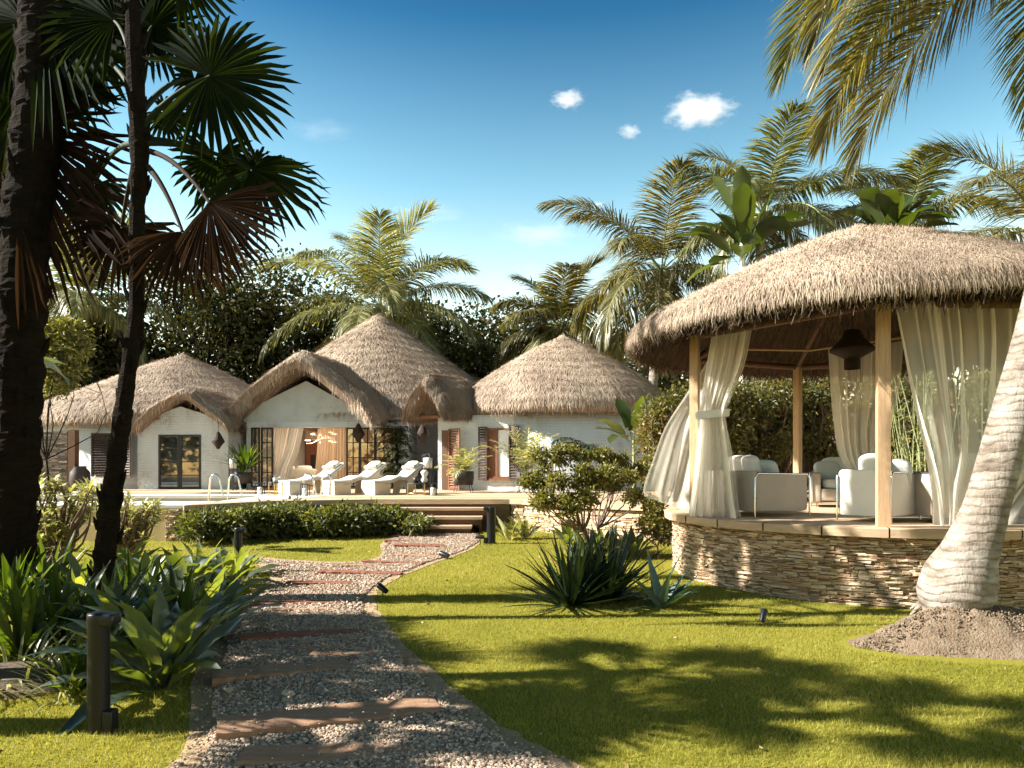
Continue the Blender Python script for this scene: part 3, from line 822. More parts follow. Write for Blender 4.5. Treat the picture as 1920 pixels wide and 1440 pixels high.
# grass blades
def scatter_blades(n, x0, x1, y0, y1, h, w, keep):
    x = rng.uniform(x0, x1, n); y = y0 * (y1 / y0) ** rng.random(n)      # denser close by
    k = keep(x, y); x, y = x[k], y[k]; n = len(x)
    a = rng.random(n) * 2 * PI; hh = h * rng.uniform(0.5, 1.25, n); ww = w * rng.uniform(0.7, 1.2, n)
    lean = rng.normal(size=(n, 2)) * 0.45
    b = np.stack([x, y, np.zeros(n) - 0.003], 1); s_ = np.stack([np.cos(a), np.sin(a), 0 * a], 1) * ww[:, None] / 2
    t = b + np.stack([lean[:, 0] * hh, lean[:, 1] * hh, hh], 1)
    V = np.stack([b - s_, b + s_, t], 1).reshape(-1, 3)
    return V, np.arange(n * 3).reshape(-1, 3)


GC = (4.9, 9.65)    # gazebo centre
def keep(x, y):
    vis = np.abs(x) < y * 0.80 + 0.3
    ok = ~inpoly(x + rng.normal(size=len(x)) * .05, y + rng.normal(size=len(x)) * .08, outer) & vis
    ok &= ((x - GC[0]) ** 2 + (y - GC[1]) ** 2) > 2.7 ** 2
    ok &= ~((x - 3.95) ** 2 / 1.35 ** 2 + (y - 5.7) ** 2 / 0.62 ** 2 < 0.8)
    return ok


gb = MB()
V, Fc = scatter_blades(420000, -8, 8.5, 3.1, 8.5, 0.030, 0.0055, keep); gb.add(V, Fc)
V, Fc = scatter_blades(230000, -11, 13, 7.5, 16.4, 0.036, 0.010, keep); gb.add(V, Fc)
tag(gb.build('grass', M['blade']), kind='stuff')

ll_ = MB(); n = 420; x = rng.uniform(-8, 9, n); y = 3.3 * (15 / 3.3) ** rng.random(n); k = (np.abs(x) < y * .8) & (((x - GC[0]) ** 2 + (y - GC[1]) ** 2) > 8)
pts = np.stack([x, y, np.full(n, .022)], 1)[k]; dd = rng.normal(size=(len(pts), 3)) * NP([1, 1, .12]); leaf_cloud(ll_, pts, .045, .02, rng, nrm(dd) * 6, 0)
tag(ll_.build('leaf_litter', M['litter']), kind='stuff')

# pebbles: low-poly stones scattered on the bed
phi = (1 + 5 ** 0.5) / 2
ico = nrm(NP([[-1, phi, 0], [1, phi, 0], [-1, -phi, 0], [1, -phi, 0], [0, -1, phi], [0, 1, phi], [0, -1, -phi], [0, 1, -phi], [phi, 0, -1], [phi, 0, 1], [-phi, 0, -1], [-phi, 0, 1]]))
icof = NP([[0, 11, 5], [0, 5, 1], [0, 1, 7], [0, 7, 10], [0, 10, 11], [1, 5, 9], [5, 11, 4], [11, 10, 2], [10, 7, 6], [7, 1, 8], [3, 9, 4], [3, 4, 2], [3, 2, 6], [3, 6, 8], [3, 8, 9], [4, 9, 5], [2, 4, 11], [6, 2, 10], [8, 6, 7], [9, 8, 1]])


def pebbles(n, y0, y1, smin, smax, zoff=0.0, poly=inner):
    x = rng.uniform(poly[:, 0].min(), poly[:, 0].max(), n * 3); y = y0 * (y1 / y0) ** rng.random(n * 3)
    k = inpoly(x, y, poly); x, y = x[k][:n], y[k][:n]; n = len(x)
    s_ = smin + (smax - smin) * rng.random(n) ** 2.2
    sc3 = s_[:, None] * np.stack([rng.uniform(.75, 1.25, n), rng.uniform(.75, 1.25, n), rng.uniform(.5, .85, n)], 1)
    V = ico[None] * (1 + 0.16 * rng.normal(size=(n, 12, 1))) * sc3[:, None]
    a = rng.random(n) * 6.28; c, s2 = np.cos(a)[:, None], np.sin(a)[:, None]
    V = np.stack([V[..., 0] * c - V[..., 1] * s2, V[..., 0] * s2 + V[..., 1] * c, V[..., 2]], -1)
    ctr = np.stack([x, y, 0.013 + s_ * 0.25 + zoff * rng.random(n)], 1)
    V = V + ctr[:, None]
    return V.reshape(-1, 3), (np.arange(n)[:, None, None] * 12 + icof[None]).reshape(-1, 3)


pm = MB()
V, Fc = pebbles(60000, 3.2, 7.0, 0.004, 0.0135, 0.012); pm.add(V, Fc)
V, Fc = pebbles(26000, 6.8, 15.2, 0.007, 0.017, 0.01); pm.add(V, Fc)
V, Fc = pebbles(60, 3.4, 15, 0.03, 0.042, 0.0); pm.add(V, Fc)
V, Fc = pebbles(9000, 3.3, 13.0, 0.003, 0.011, 0.0, outer); pm.add(V, Fc)
V, Fc = pebbles(1500, 3.4, 14, 0.004, 0.011, 0.10); pm.add(V, Fc)
tag(pm.build('gravel', M['pebble']), kind='stuff')

# path sleepers (pixel ends of the near edge, thickness of tread)
SL = [((405, 1398), (830, 1340), .27, 0, 'wide tan timber sleeper nearest the camera, crossing the lower path with pebbles on it', .055),
      ((398, 1292), (660, 1260), .25, 0, 'tan sleeper by the big leafy clump, left end on the sand border', .05),
      ((440, 1445), (830, 1428), .2, 0, 'half buried sleeper at the bottom edge of the photo', .03),
      ((580, 1236), (770, 1236), .10, 0, 'faint buried sleeper in the middle of the path above the tan pair', .028),
      ((430, 1208), (690, 1190), .15, 1, 'long reddish sleeper just right of the silvery leaf tips', .045),
      ((548, 1225), (655, 1219), .08, 0, 'short pale sleeper scrap between the reddish and tan sleepers', .03),
      ((450, 1140), (640, 1134), .14, 1, 'dull red sleeper in the shadow of the leaf bed', .04),
      ((510, 1152), (622, 1148), .12, 0, 'small brown sleeper in shade below the dull red one', .035),
      ((536, 1100), (662, 1098), .15, 1, 'short brick red sleeper left of the path spotlight', .045),
      ((595, 1079), (750, 1080), .17, 1, 'brick red sleeper crossing the path level with the round spotlight', .045),
      ((640, 1066), (720, 1062), .14, 0, 'pale sleeper set left of centre where the path bends', .03),
      ((676, 1058), (790, 1060), .16, 1, 'thin red sleeper at the tip of the small lawn', .04),
      ((735, 1045), (835, 1047), .2, 0, 'long pale red sleeper at the path bend near the small spotlight', .035),
      ((738, 1028), (832, 1027), .28, 1, 'upper red sleeper, halfway between the bend and the steps', .05),
      ((720, 1018), (775, 1017), .2, 1, 'short red sleeper at the left edge of the upper path', .04),
      ((735, 1008), (860, 1006), .22, 1, 'last sleeper in shade right before the wooden steps', .035)]
for (a, b, wd, mi, lab, h) in SL:
    A = G(*a)[:2]; B = G(*b)[:2]; d = nrm(B - A); o = NP([-d[1], d[0]]); k = 22; jw = np.cumsum(rng.normal(size=(k, 2)) * .007, 0)
    if o[1] < 0: o = -o
    mb = MB(); V = []
    for i, t in enumerate(np.linspace(0, 1, k)):
        c = A + (B - A) * t; j = rng.normal(size=2) * 0.006 + jw[i] * .6
        q0 = c + o * j[0]; q1 = c + o * (wd + j[1])
        zt = (h * 1.0 + .014) * (1 - 0.5 * t) + rng.normal() * 0.002
        V += [[*q0, -0.01], [*q0, zt - 0.006], [*(q0 + o * 0.01), zt], [*(q1 - o * 0.01), zt], [*q1, zt - 0.006], [*q1, -0.01]]
    mb.add(V, grid_faces(k, 6, wrap=True)[:, ::-1], False)
    for q in (0, k - 1):
        mb.add(V[q * 6:q * 6 + 6], [[0, 1, 2, 3, 4, 5]] if q else [[5, 4, 3, 2, 1, 0]], False)
    tag(mb.build('sleeper', M['sleeper2' if mi else 'sleeper'], loc=(*((A + B) / 2), 0)), lab, 'sleeper', 'timber sleepers set into the gravel path')

# ------------------------------------------------------------------ terrace
H = 0.72
front = [(-6.6, 13.7), (-5.5, 15.5), (-3.3, 16.28), (-0.05, 16.28), (0.25, 16.1), (1.3, 14.9), (2.5, 13.9), (3.7, 12.9), (6.5, 12.6), (12, 14), (14, 40), (-30, 40), (-30, 18.9), (-6.6, 18.9)]
tb = MB(); tb.poly(front, -0.05, H, side=False)
tag(tb.build('terrace', M['deck']), kind='structure')
sk = MB()
for i in range(0, 9):
    a = NP(front[i]); b = NP(front[i + 1]); d = nrm(b - a); o = NP([d[1], -d[0]])
    q = [a + o * 0.03, b + o * 0.03, b - o * 0.06, a - o * 0.06]
    sk.poly([tuple(p) for p in q], H - 0.11, H + 0.004, bottom=True)
tag(sk.build('terrace_fascia', M['deckedge']), 'wooden edge board running round the raised terrace', 'edge board')
rw = MB(); rs = MB()
for i in range(0, 9):
    a = NP(front[i]); b = NP(front[i + 1]); d = nrm(b - a); o = NP([d[1], -d[0]]); ln = np.linalg.norm(b - a)
    q = [a - o * 0.08, b - o * 0.08, b - o * 0.3, a - o * 0.3]
    rw.poly([tuple(p) for p in q], -0.05, H - 0.01)
    if i >= 3: stones(rs, lambda u, a=a, d=d, o=o: (a + d * u - o * 0.08, d, o), ln, 0.0, H - 0.12, rng, h=(0.03, 0.07), l=(0.1, 0.35))
rt = thing('retaining_wall', 'low stone retaining wall under the terrace edge, right of the steps', 'retaining wall', (1.3, 14.9, 0))
rw.build('core', M['mortar'], rt); rs.build('stone_facing', M['stone'], rt)
# steps
st = thing('garden_steps', 'timber steps from the gravel path up to the terrace', 'steps', (-1.6, 15.6, 0))
for i, (zt, yf, xr) in enumerate(((0.18, 15.12, -0.90), (0.36, 15.5, -0.68), (0.54, 15.88, -0.45))):
    mb = MB(); mb.box((-3.3, yf, zt - 0.06), (xr, yf + 0.52, zt)); mb.build('tread', M['deckedge'], st)
    mb = MB(); mb.box((-3.27, yf + 0.05, zt - 0.2), (xr - 0.03, yf + 0.07, zt - 0.063)); mb.build('riser', M['brownwood'], st)
    mb = MB(); mb.box((xr - 0.07, yf + 0.075, -0.05), (xr - 0.02, 16.2, zt - 0.064)); mb.build('side_panel', M['brownwood'], st)
# pool
pc = MB()
pc.poly([(-20, 13.7), (-6.6, 13.7), (-6.6, 15.3), (-20, 15.3)], H - 0.05, H + 0.006, bottom=True)
pc.poly([(-20, 18.1), (-6.6, 18.1), (-6.6, 19.3), (-20, 19.3)], H - 0.05, H + 0.006, bottom=True)
pc.poly([(-6.6, 15.3), (-5.6, 15.9), (-5.2, 17), (-4.6, 19.3), (-6.6, 19.3)], H - 0.05, H + 0.006, bottom=True)
tag(pc.build('pool_coping', M['coping']), kind='structure')
ps = MB(); ps.box((-20, 13.72, -0.05), (-6.95, 15.28, H - 0.052)); ps.box((-20, 15.29, -1.2), (-6.62, 18.09, -1.1))
ps.box((-6.66, 15.3, -1.1), (-6.6, 18.1, H - 0.053)); ps.box((-20, 18.05, -1.1), (-6.66, 18.1, H - 0.053)); ps.box((-20, 15.3, -1.1), (-6.66, 15.34, H - 0.06))
tag(ps.build('pool_shell', M['poolwall']), kind='structure')
m, nt, out = newmat('pool_water')
b = N(nt, 'ShaderNodeBsdfPrincipled', Roughness=0.04); b.inputs['Base Color'].default_value = (0.012, 0.03, 0.035, 1)
bp = N(nt, 'ShaderNodeBump', Strength=0.5, Distance=0.05); nt.links.new(noise(nt, coords(nt, (1, 3, 1)), 1.6, 3), bp.inputs['Height'])
nt.links.new(bp.outputs[0], b.inputs['Normal']); nt.links.new(b.outputs[0], out.inputs[0]); M['water'] = m
pw = MB(); pw.poly([(-20, 15.34), (-6.66, 15.34), (-6.66, 18.05), (-20, 18.05)], 0, 0.655, side=False)
tag(pw.build('pool_water', M['water']), kind='structure')
pf = MB(); stones(pf, lambda u: (NP([-6.95 + u, 13.7]), NP([1.0, 0]), NP([0, -1.0])), 0.36, -0.02, H - 0.06, rng, h=(0.02, 0.05), l=(0.06, 0.2), depth=0.03)
fc = thing('pool_corner_pier', 'slim pale stone pier at the pool corner, left end of the hedge', 'pier', (-6.77, 13.8, 0))
pf.build('stone_facing', M['stone'], fc); mb = MB(); mb.box((-6.94, 13.73, -0.05), (-6.62, 15.2, H - 0.055)); mb.build('core', M['coping'], fc)

# ------------------------------------------------------------------- houses
def wall_panels(mb, x0, x1, z0, z1, y0, y1, holes):
    """wall box from x0..x1 with rectangular openings (xa, xb, za, zb)"""
    xs = sorted({x0, x1, *[h[0] for h in holes], *[h[1] for h in holes]})
    for a, b in zip(xs[:-1], xs[1:]):
        hs = sorted([h for h in holes if h[0] <= a + 1e-6 and h[1] >= b - 1e-6], key=lambda h: h[2]); z = z0
        for h in hs:
            if h[2] > z + 1e-6: mb.box((a, y0, z), (b, y1, h[2]))
            z = h[3]
        if z < z1 - 1e-6: mb.box((a, y0, z), (b, y1, z1))


def gable_wall(mb, x0, x1, xp, zb, zp, y0, y1):
    """triangular gable"""
    V = [[x0, y0, zb], [x1, y0, zb], [xp, y0, zp], [x0, y1, zb], [x1, y1, zb], [xp, y1, zp]]
    mb.add(V, [[0, 1, 2], [5, 4, 3]], False); mb.add(V, [[0, 3, 4, 1], [1, 4, 5, 2], [2, 5, 3, 0]], False)


def glazed(parent, name, x0, x1, z0, z1, y, nx, nz, fw=0.05, mat='darkframe', glass=True):
    fr = MB(); d = 0.05
    fr.box((x0, y, z0), (x0 + fw, y + d, z1)); fr.box((x1 - fw, y, z0), (x1, y + d, z1))
    fr.box((x0 + fw, y, z0), (x1 - fw, y + d, z0 + fw)); fr.box((x0 + fw, y, z1 - fw), (x1 - fw, y + d, z1))
    for i in range(1, nx):
        c = x0 + (x1 - x0) * i / nx; fr.box((c - fw * .3, y + .006, z0 + fw), (c + fw * .3, y + d - .006, z1 - fw))
    for i in range(1, nz):
        c = z0 + (z1 - z0) * i / nz; fr.box((x0 + fw, y + .009, c - fw * .25), (x1 - fw, y + d - .009, c + fw * .25))
    f = fr.build(name, M[mat], parent)
    if glass:
        g_ = MB(); g_.box((x0 + fw, y + d / 2 - .003, z0 + fw), (x1 - fw, y + d / 2 + .003, z1 - fw)); g_.build('pane', M['glass'], f)
    return f


def louvre(parent, c, w, z0, z1, ang, mat='shutter', name='shutter'):
    """louvred leaf: frame and slats, hinged at c, swinging at angle ang"""
    mb = MB(); fw = 0.045; d = 0.035
    mb.box((0, 0, z0), (fw, d, z1)); mb.box((w - fw, 0, z0), (w, d, z1)); mb.box((fw, 0, z0), (w - fw, d, z0 + fw)); mb.box((fw, 0, z1 - fw), (w - fw, d, z1))
    n = int((z1 - z0 - 2 * fw) / 0.085)
    for i in range(n):
        z = z0 + fw + (i + 0.5) * (z1 - z0 - 2 * fw) / n
        V = [[fw, 0.0, z - .03], [w - fw, 0.0, z - .03], [w - fw, d, z + .012], [fw, d, z + .012], [fw, 0.0, z - .018], [w - fw, 0.0, z - .018], [w - fw, d, z + .024], [fw, d, z + .024]]
        mb.add(V, [[0, 3, 2, 1], [4, 5, 6, 7], [0, 1, 5, 4], [1, 2, 6, 5], [2, 3, 7, 6], [3, 0, 4, 7]])
    cs, sn = math.cos(ang), math.sin(ang)
    for i, V in enumerate(mb.V):
        mb.V[i] = np.stack([V[:, 0] * cs - V[:, 1] * sn + c[0], V[:, 0] * sn + V[:, 1] * cs + c[1], V[:, 2]], 1)
    return mb.build(name, M[mat], parent)


def gable_roof(ridge0, ridge1, half, drop, thick, rng, curve=0.12, over=0.0, sag=0.0, k=10, flare=0.0):
    """thatched saddle roof: ridge0 (front) -> ridge1 (back); half span, drop to eaves, thick layer with rounded front"""
    r0, r1 = NP(ridge0, float), NP(ridge1, float)
    d = nrm((r1 - r0) * NP([1, 1, 0])); s_ = NP([-d[1], d[0], 0]) * -1      # s_: right-hand side seen from the front
    bm = MB(); u = np.linspace(-1, 1, 2 * k + 1); nl = 12; L = np.linalg.norm(r1 - r0)
    top = []; bot = []
    for i in range(nl + 1):
        f = i / nl; c = r0 * (1 - f) + r1 * f
        rnd = thick * 0.5 * max(0, 1 - f * L / 0.35) ** 2
        tr, br = [], []
        for uu in u:
            au = abs(uu); x = half * au * (1 + flare * (1 - f)); zz = -drop * (math.sqrt(au * au + .010) - .10) * 1.10 + curve * math.sin(PI * min(1, au)) * 0.5
            edge = thick * 0.55 * max(0, (au - 0.86) / 0.14) ** 2
            w = 0.03 * math.sin(uu * 9 + f * 5) + 0.02 * math.sin(uu * 23 + 3)
            tr.append(c + s_ * np.sign(uu) * x + NP([0, 0, zz - rnd - edge + w]))
            br.append(c + s_ * np.sign(uu) * x * 0.96 + NP([0, 0, zz - thick * 1.05 + w * .5 ]) + (d * 0.12 if i == 0 else 0))
        top.append(tr); bot.append(br)
    top = NP(top); bot = NP(bot); m = 2 * k + 1
    bm.add(top.reshape(-1, 3), grid_faces(nl + 1, m), True)
    bm.add(bot.reshape(-1, 3), grid_faces(nl + 1, m)[:, ::-1], True)
    fr = np.stack([bot[0], top[0]]); bm.add(fr.reshape(-1, 3), grid_faces(2, m), True)
    bm.add(np.stack([top[:, 0], bot[:, 0]]).reshape(-1, 3), grid_faces(2, nl + 1), True)
    bm.add(np.stack([bot[:, -1], top[:, -1]]).reshape(-1, 3), grid_faces(2, nl + 1), True)
    return bm


def roof_part(name, parent, bm, n, L, w, rng, mats=('strawbase', 'straw'), lift=0.08, label=None, **kw):
    mb = MB(); mb.V = list(bm.V); mb.C = list(bm.C); mb.n = bm.n
    thatch(mb, bm, n, L, w, rng, 1, lift, **kw)
    o = mb.build(name, [M[mats[0]], M[mats[1]]], parent)
    if label: o['label'] = label
    return o


# --- left cottage
Yc = 29.0; cx = X(343, Yc)
lc = thing('thatched_cottage', 'left thatched cottage, white brick walls, small gable over a glazed double door', 'cottage', (cx, Yc, H))
w = MB(); th = np.linspace(0, 2 * PI, 64)
w.lathe([(5.2, 0), (5.2, 2.75), (5.0, 2.75)], (cx, Yc, H), 64)
w.build('wall', M['white'], lc)
yf = 23.55; gx0, gx1 = X(258, yf), X(428, yf)
w = MB(); dx0, dx1 = X(297, yf), X(377, yf); wx0, wx1 = X(170, yf), X(245, yf)
wall_panels(w, gx0, gx1, H, 3.05, yf, yf + 0.3, [(dx0, dx1, H, Z(815, yf))])
gable_wall(w, gx0, gx1, X(338, yf), 3.052, Z(762, yf), yf + 0.002, yf + 0.3)
w.box((gx0 + .003, yf + .302, H), (gx0 + .3, yf + 2.5, 3.05)); w.box((gx1 - .3, yf + .302, H), (gx1 - .003, yf + 2.5, 3.05))
w.build('front_wall', M['white'], lc)
f = glazed(lc, 'door', dx0 + .004, (dx0 + dx1) / 2 - .004, H + .02, Z(815, yf) - .004, yf - .02, 1, 4, 0.07)
f2 = glazed(lc, 'door', (dx0 + dx1) / 2 + .004, dx1 - .004, H + .02, Z(815, yf) - .004, yf - .02, 1, 4, 0.07)
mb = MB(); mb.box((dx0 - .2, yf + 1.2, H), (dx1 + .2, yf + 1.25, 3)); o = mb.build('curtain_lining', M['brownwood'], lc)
# shuttered window on the round wall
wy = 23.55
f = glazed(lc, 'window', X(172, wy), X(240, wy), Z(893, wy), Z(812, wy), wy - .0, 2, 2, 0.06)
mb = MB(); mb.box((X(172, wy) - .03, wy + .055, Z(893, wy) - .05), (X(240, wy) + .03, wy + .2, Z(812, wy) + .05)); mb.build('window_reveal', M['white'], lc)
louvre(lc, (X(172, wy), wy - .05), 0.75, Z(893, wy), Z(812, wy), 0.0)
louvre(lc, (X(228, wy), wy - .1), 0.5, Z(893, wy), Z(812, wy), -0.4)
bm = cone_roof((cx, Yc, 0), [(0.02, Z(663, Yc)), (0.35, Z(663, Yc) - .2), (1.3, 5.72), (2.4, 5.15), (3.6, 4.55), (4.7, 4.02), (5.45, 3.62), (5.75, 3.35), (5.8, 3.12), (5.65, 3.0), (5.2, 3.12), (3.0, 4.1)], rng)
roof_part('roof', lc, bm, 46000, 0.34, 0.016, rng, lift=.09, rows=.34)
yg = 22.95
bm = gable_roof(P(336, 728, yg), (X(336, yg), 27.6, Z(722, yg) + 0.15), 1.66, 1.12, 0.34, rng)
roof_part('gable_roof', lc, bm, 15000, 0.32, 0.015, rng)

# --- main house
mh = thing('thatched_main_house', 'tall middle thatched house with big front gable and open curtained lounge', 'house', (-6.2, 26, H))
yf = 24.5
x0, x1 = X(462, yf), X(764, yf); zo = Z(801, yf)
ox0, ox1 = X(470, yf), X(738, yf)
w = MB(); wall_panels(w, x0, x1, H, 3.10, yf, yf + .3, [(ox0, ox1, H, zo)])
w.build('front_wall', M['white'], mh)
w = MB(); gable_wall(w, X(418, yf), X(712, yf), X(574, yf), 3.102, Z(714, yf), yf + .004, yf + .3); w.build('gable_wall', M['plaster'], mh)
w = MB()
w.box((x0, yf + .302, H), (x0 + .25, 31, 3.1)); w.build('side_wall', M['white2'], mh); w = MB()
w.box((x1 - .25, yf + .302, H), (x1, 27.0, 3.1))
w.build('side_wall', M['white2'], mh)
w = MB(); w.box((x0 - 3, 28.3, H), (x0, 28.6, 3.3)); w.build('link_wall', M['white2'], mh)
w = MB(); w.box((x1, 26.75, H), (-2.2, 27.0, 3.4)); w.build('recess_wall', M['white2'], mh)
it = MB(); it.box((x0 + .26, 29.0, H), (x1, 29.2, 3.3)); it.box((x0 + .26, yf + .31, 3.22), (x1, 29, 3.3)); it.build('inner_wall', M['interior'], mh)
it = MB(); it.box((x0 + .26, yf + .302, H - .05), (x1 - .26, 28.99, H + .02)); it.build('inner_floor', M['deck'], mh)
it = MB(); it.box((X(573, 28.9), 28.88, H + .02), (X(600, 28.9), 28.99, Z(827, 28.9))); d_ = it.build('inner_door', M['redwood'], mh)
it = MB(); it.box((X(583, 28.9), 28.84, 1.2), (X(592, 28.9), 28.875, 2.0)); it.build('carved_panel', M['darkframe'], d_)
it = MB(); it.box((X(540, 28.9), 28.9, H + .02), (X(560, 28.9), 28.99, Z(845, 28.9))); it.build('cabinet', M['brownwood'], mh)
it = MB(); it.box((X(675, 28.9), 28.9, H + .02), (X(700, 28.9), 28.99, Z(835, 28.9))); it.build('cabinet', M['redwood'], mh)
# glazed folding doors
for (pa, pb_, yy) in ((470, 487, yf + .02), (489, 512, yf + .10)):
    glazed(mh, 'folding_door', X(pa, yy), X(pb_, yy), H + .03, zo - .01, yy, 1 if pa < 480 else 2, 4, 0.06)
for (pa, pb_, yy) in ((649, 675, yf + .10), (674, 704, yf + .03), (703, 737, yf + .1)):
    glazed(mh, 'folding_door', X(pa, yy), X(pb_, yy), H + .03, zo - .01, yy, 2, 4, 0.055)
Ym = 31.0; mx_ = X(712, Ym)
bm = cone_roof((mx_, Ym, 0), [(0.02, Z(588, Ym)), (0.4, Z(588, Ym) - .26), (1.6, 7.35), (3.0, 6.32), (4.2, 5.48), (5.1, 4.78), (5.85, 4.15), (6.35, 3.62), (6.5, 3.35), (6.4, 3.18), (5.9, 3.3), (3, 4.8)], rng)
roof_part('roof', mh, bm, 70000, 0.38, 0.017, rng, mats=('strawbase', 'straw'), lift=0.13, rows=.36)
yg = 23.3
bm = gable_roof(P(552, 658, yg), (X(552, yg) + .9, 29.5, Z(658, yg) + .25), 2.8, 2.0, 0.55, rng, flare=0.0)
roof_part('gable_roof', mh, bm, 44000, 0.36, 0.015, rng, lift=0.10)
# little porch gable running back to the right
pa = P(791, 706, 22.0); pb2 = P(868, 710, 23.5)
bm = gable_roof(pa, pb2, 0.90, 0.98, 0.36, rng, curve=0.06)
roof_part('porch_roof', mh, bm, 20000, 0.30, 0.015, rng, mats=('strawbase', 'strawdark'))
mb = MB(); mb.tube([P(768, 781, 23.2), P(824, 781, 22.6)], 0.06, 8); mb.build('porch_beam', M['redwood'], mh)
mb = MB(); mb.tube([P(570, 700, 30), P(570, 657, 30)], 0.11, 8); mb.build('vent_pipe', M['coping'], mh)

# --- right cottage
Yr = 25.0; rx = X(1056, Yr)
rc = thing('thatched_cottage', 'right thatched cottage, round white wall with a louvred window and brown door', 'cottage', (rx, Yr, H))
w = MB(); w.lathe([(3.45, 0), (3.45, 2.62), (3.3, 2.62)], (rx, Yr, H), 64); w.build('wall', M['white'], rc)
w = MB(); ang = -0.42
pl, pr = NP([X(821, 23.0), 23.0]), NP([X(963, 22.06), 22.06]); d = nrm(pr - pl); o_ = NP([-d[1], d[0]])
w.poly([tuple(pl), tuple(pr), tuple(pr + o_ * 1.2), tuple(pl + o_ * .3)], H, 3.2)
w.poly([tuple(pl + NP([0.004, .3])), tuple(pl + NP([.3, .3])), (pl[0] + .3, 27.0), (pl[0] + .004, 27.0)], H, 3.3)
w.build('front_wall', M['white'], rc)
an = math.atan2(d[1], d[0])
def onwall(px):   # point on that front wall under pixel column px
    k_ = (px - CX) / F; s_ = (k_ * pl[1] - pl[0]) / (d[0] - k_ * d[1]); return pl + d * s_
def wallbox(name, pxa, pxb, z0, z1, off0, off1, mat, parent):
    a, b = onwall(pxa), onwall(pxb); n_ = -o_
    m_ = MB(); m_.poly([tuple(a + n_ * off1), tuple(b + n_ * off1), tuple(b + n_ * off0), tuple(a + n_ * off0)], z0, z1, bottom=True); return m_.build(name, mat, parent)
dr = wallbox('door', 829, 846, H + .01, Z(806, 22.6), .003, .03, M['brownwood'], rc)
louvre(rc, tuple(onwall(842) - o_ * .07), 0.62, H + .02, Z(803, 22.4), an - 0.5, 'redwood', 'door_shutter')
za, zb = Z(897, 22), Z(802, 22)
wn = wallbox('window', 913, 957, za, zb, .003, .03, M['frost'], rc)
for (p1, p2, q1, q2) in ((911, 914, za, zb), (955, 958, za, zb), (914, 955, zb - .06, zb), (914, 955, za, za + .06), (932.5, 934.5, za + .06, zb - .06)):
    wallbox('window_bar', p1, p2, q1, q2, .032, .07, M['redwood'], wn)
wallbox('blind', 915, 934, za + .062, zb - .062, .034, .04, M['redwood'], wn)
wallbox('sill', 908, 962, za - .07, za - .005, .003, .12, M['redwood'], rc)
louvre(rc, tuple(onwall(899) - o_ * .12), 0.32, za - .05, zb + .05, an - 0.1, 'shutter')
louvre(rc, tuple(onwall(956) - o_ * .12), 0.36, za - .05, zb + .09, an - 0.15, 'shutter')
bm = cone_roof((rx, Yr, 0), [(0.02, Z(628, Yr)), (0.35, Z(628, Yr) - .2), (1.2, 5.72), (2.2, 5.12), (3.0, 4.6), (3.6, 4.1), (3.95, 3.65), (4.02, 3.4), (3.9, 3.2), (3.5, 3.25), (2.0, 4.2)], rng)
roof_part('roof', rc, bm, 62000, 0.26, 0.013, rng, lift=0.07, rows=.3)
# arched niche on the far right of the wall
mb = MB(); a_ = math.atan2(-0.5, 0.87)
mb = MB(); mb.tube([P(1226, 905, 23.6), P(1226, 850, 23.6), P(1222, 830, 23.55), P(1212, 818, 23.5)], 0.04, 6); mb.build('arch_trim', M['fabric2'], rc)
# stone screen wall left
sw = thing('stone_screen_wall', 'freestanding grey-brown stone wall beside the left cottage', 'wall', (X(92, 22), 22, H))
mb = MB(); mb.box((X(53, 22), 22.03, H), (X(128, 22), 22.3, Z(808, 22))); mb.build('core', M['mortar'], sw)
mb = MB(); stones(mb, lambda u: (NP([X(53, 22) + u, 22.03]), NP([1.0, 0]), NP([0, -1.0])), X(126, 22) - X(53, 22), H, Z(808, 22), rng, h=(.04, .08), l=(.12, .4), depth=.04)
mb.build('stone_facing', M['stonegrey'], sw)
mb = MB(); mb.box((X(128, 22) + .004, 21.98, H), (X(141, 22), 22.2, Z(806, 22))); mb.build('end_post', M['brownwood'], sw)
tk = lathe_pot = None
t = thing('clay_jar', 'dark clay jar beside the stone screen wall', 'jar', P(150, 918, 22)); t.location.z = H
mb = MB(); mb.lathe([(.0, 0), (.2, 0), (.3, .3), (.28, .6), (.17, .75), (.2, .8)], (t.location.x, t.location.y, H), 20); mb.build('body', M['pot'], t)
# ------------------------------------------------------------------- gazebo
GX, GY = GC; GH = 0.85
gz = thing('gazebo', 'round thatched gazebo with timber posts on a curved dry-stone base', 'gazebo', (GX, GY, 0))
mb = MB(); mb.lathe([(2.52, -.05), (2.52, GH - .1)], (GX, GY, 0), 96); mb.build('base_core', M['mortar'], gz)
mb = MB(); stones(mb, lambda u: (NP([GX + 2.53 * math.cos(u / 2.53 + 2.6), GY + 2.53 * math.sin(u / 2.53 + 2.6)]), NP([-math.sin(u / 2.53 + 2.6), math.cos(u / 2.53 + 2.6)]), NP([math.cos(u / 2.53 + 2.6), math.sin(u / 2.53 + 2.6)])),
                  2.53 * 3.6, 0.0, GH - .1, rng, h=(.013, .034), l=(.05, .22), depth=.035, gap=.005)
mb.build('base_stones', M['stone'], gz)
mb = MB(); mb.lathe([(0.001, GH + .001), (2.56, GH + .001)][::-1], (GX, GY, 0), 96); mb.build('deck', M['deck'], gz)
mb = MB()
for i in range(26):
    a0 = i * 2 * PI / 26 + .003; a1 = (i + 1) * 2 * PI / 26 - .003
    dr_ = rng.normal() * .004
    mb.lathe([(2.60 + dr_, GH - .1), (2.68 + dr_, GH - .095), (2.685 + dr_, GH - .005), (2.66 + dr_, GH + .004), (2.5, GH + .005)], (GX, GY, 0), 8, a0=a0, a1=a1, smooth=False)
mb.build('deck_rim', M['deckedge'], gz)
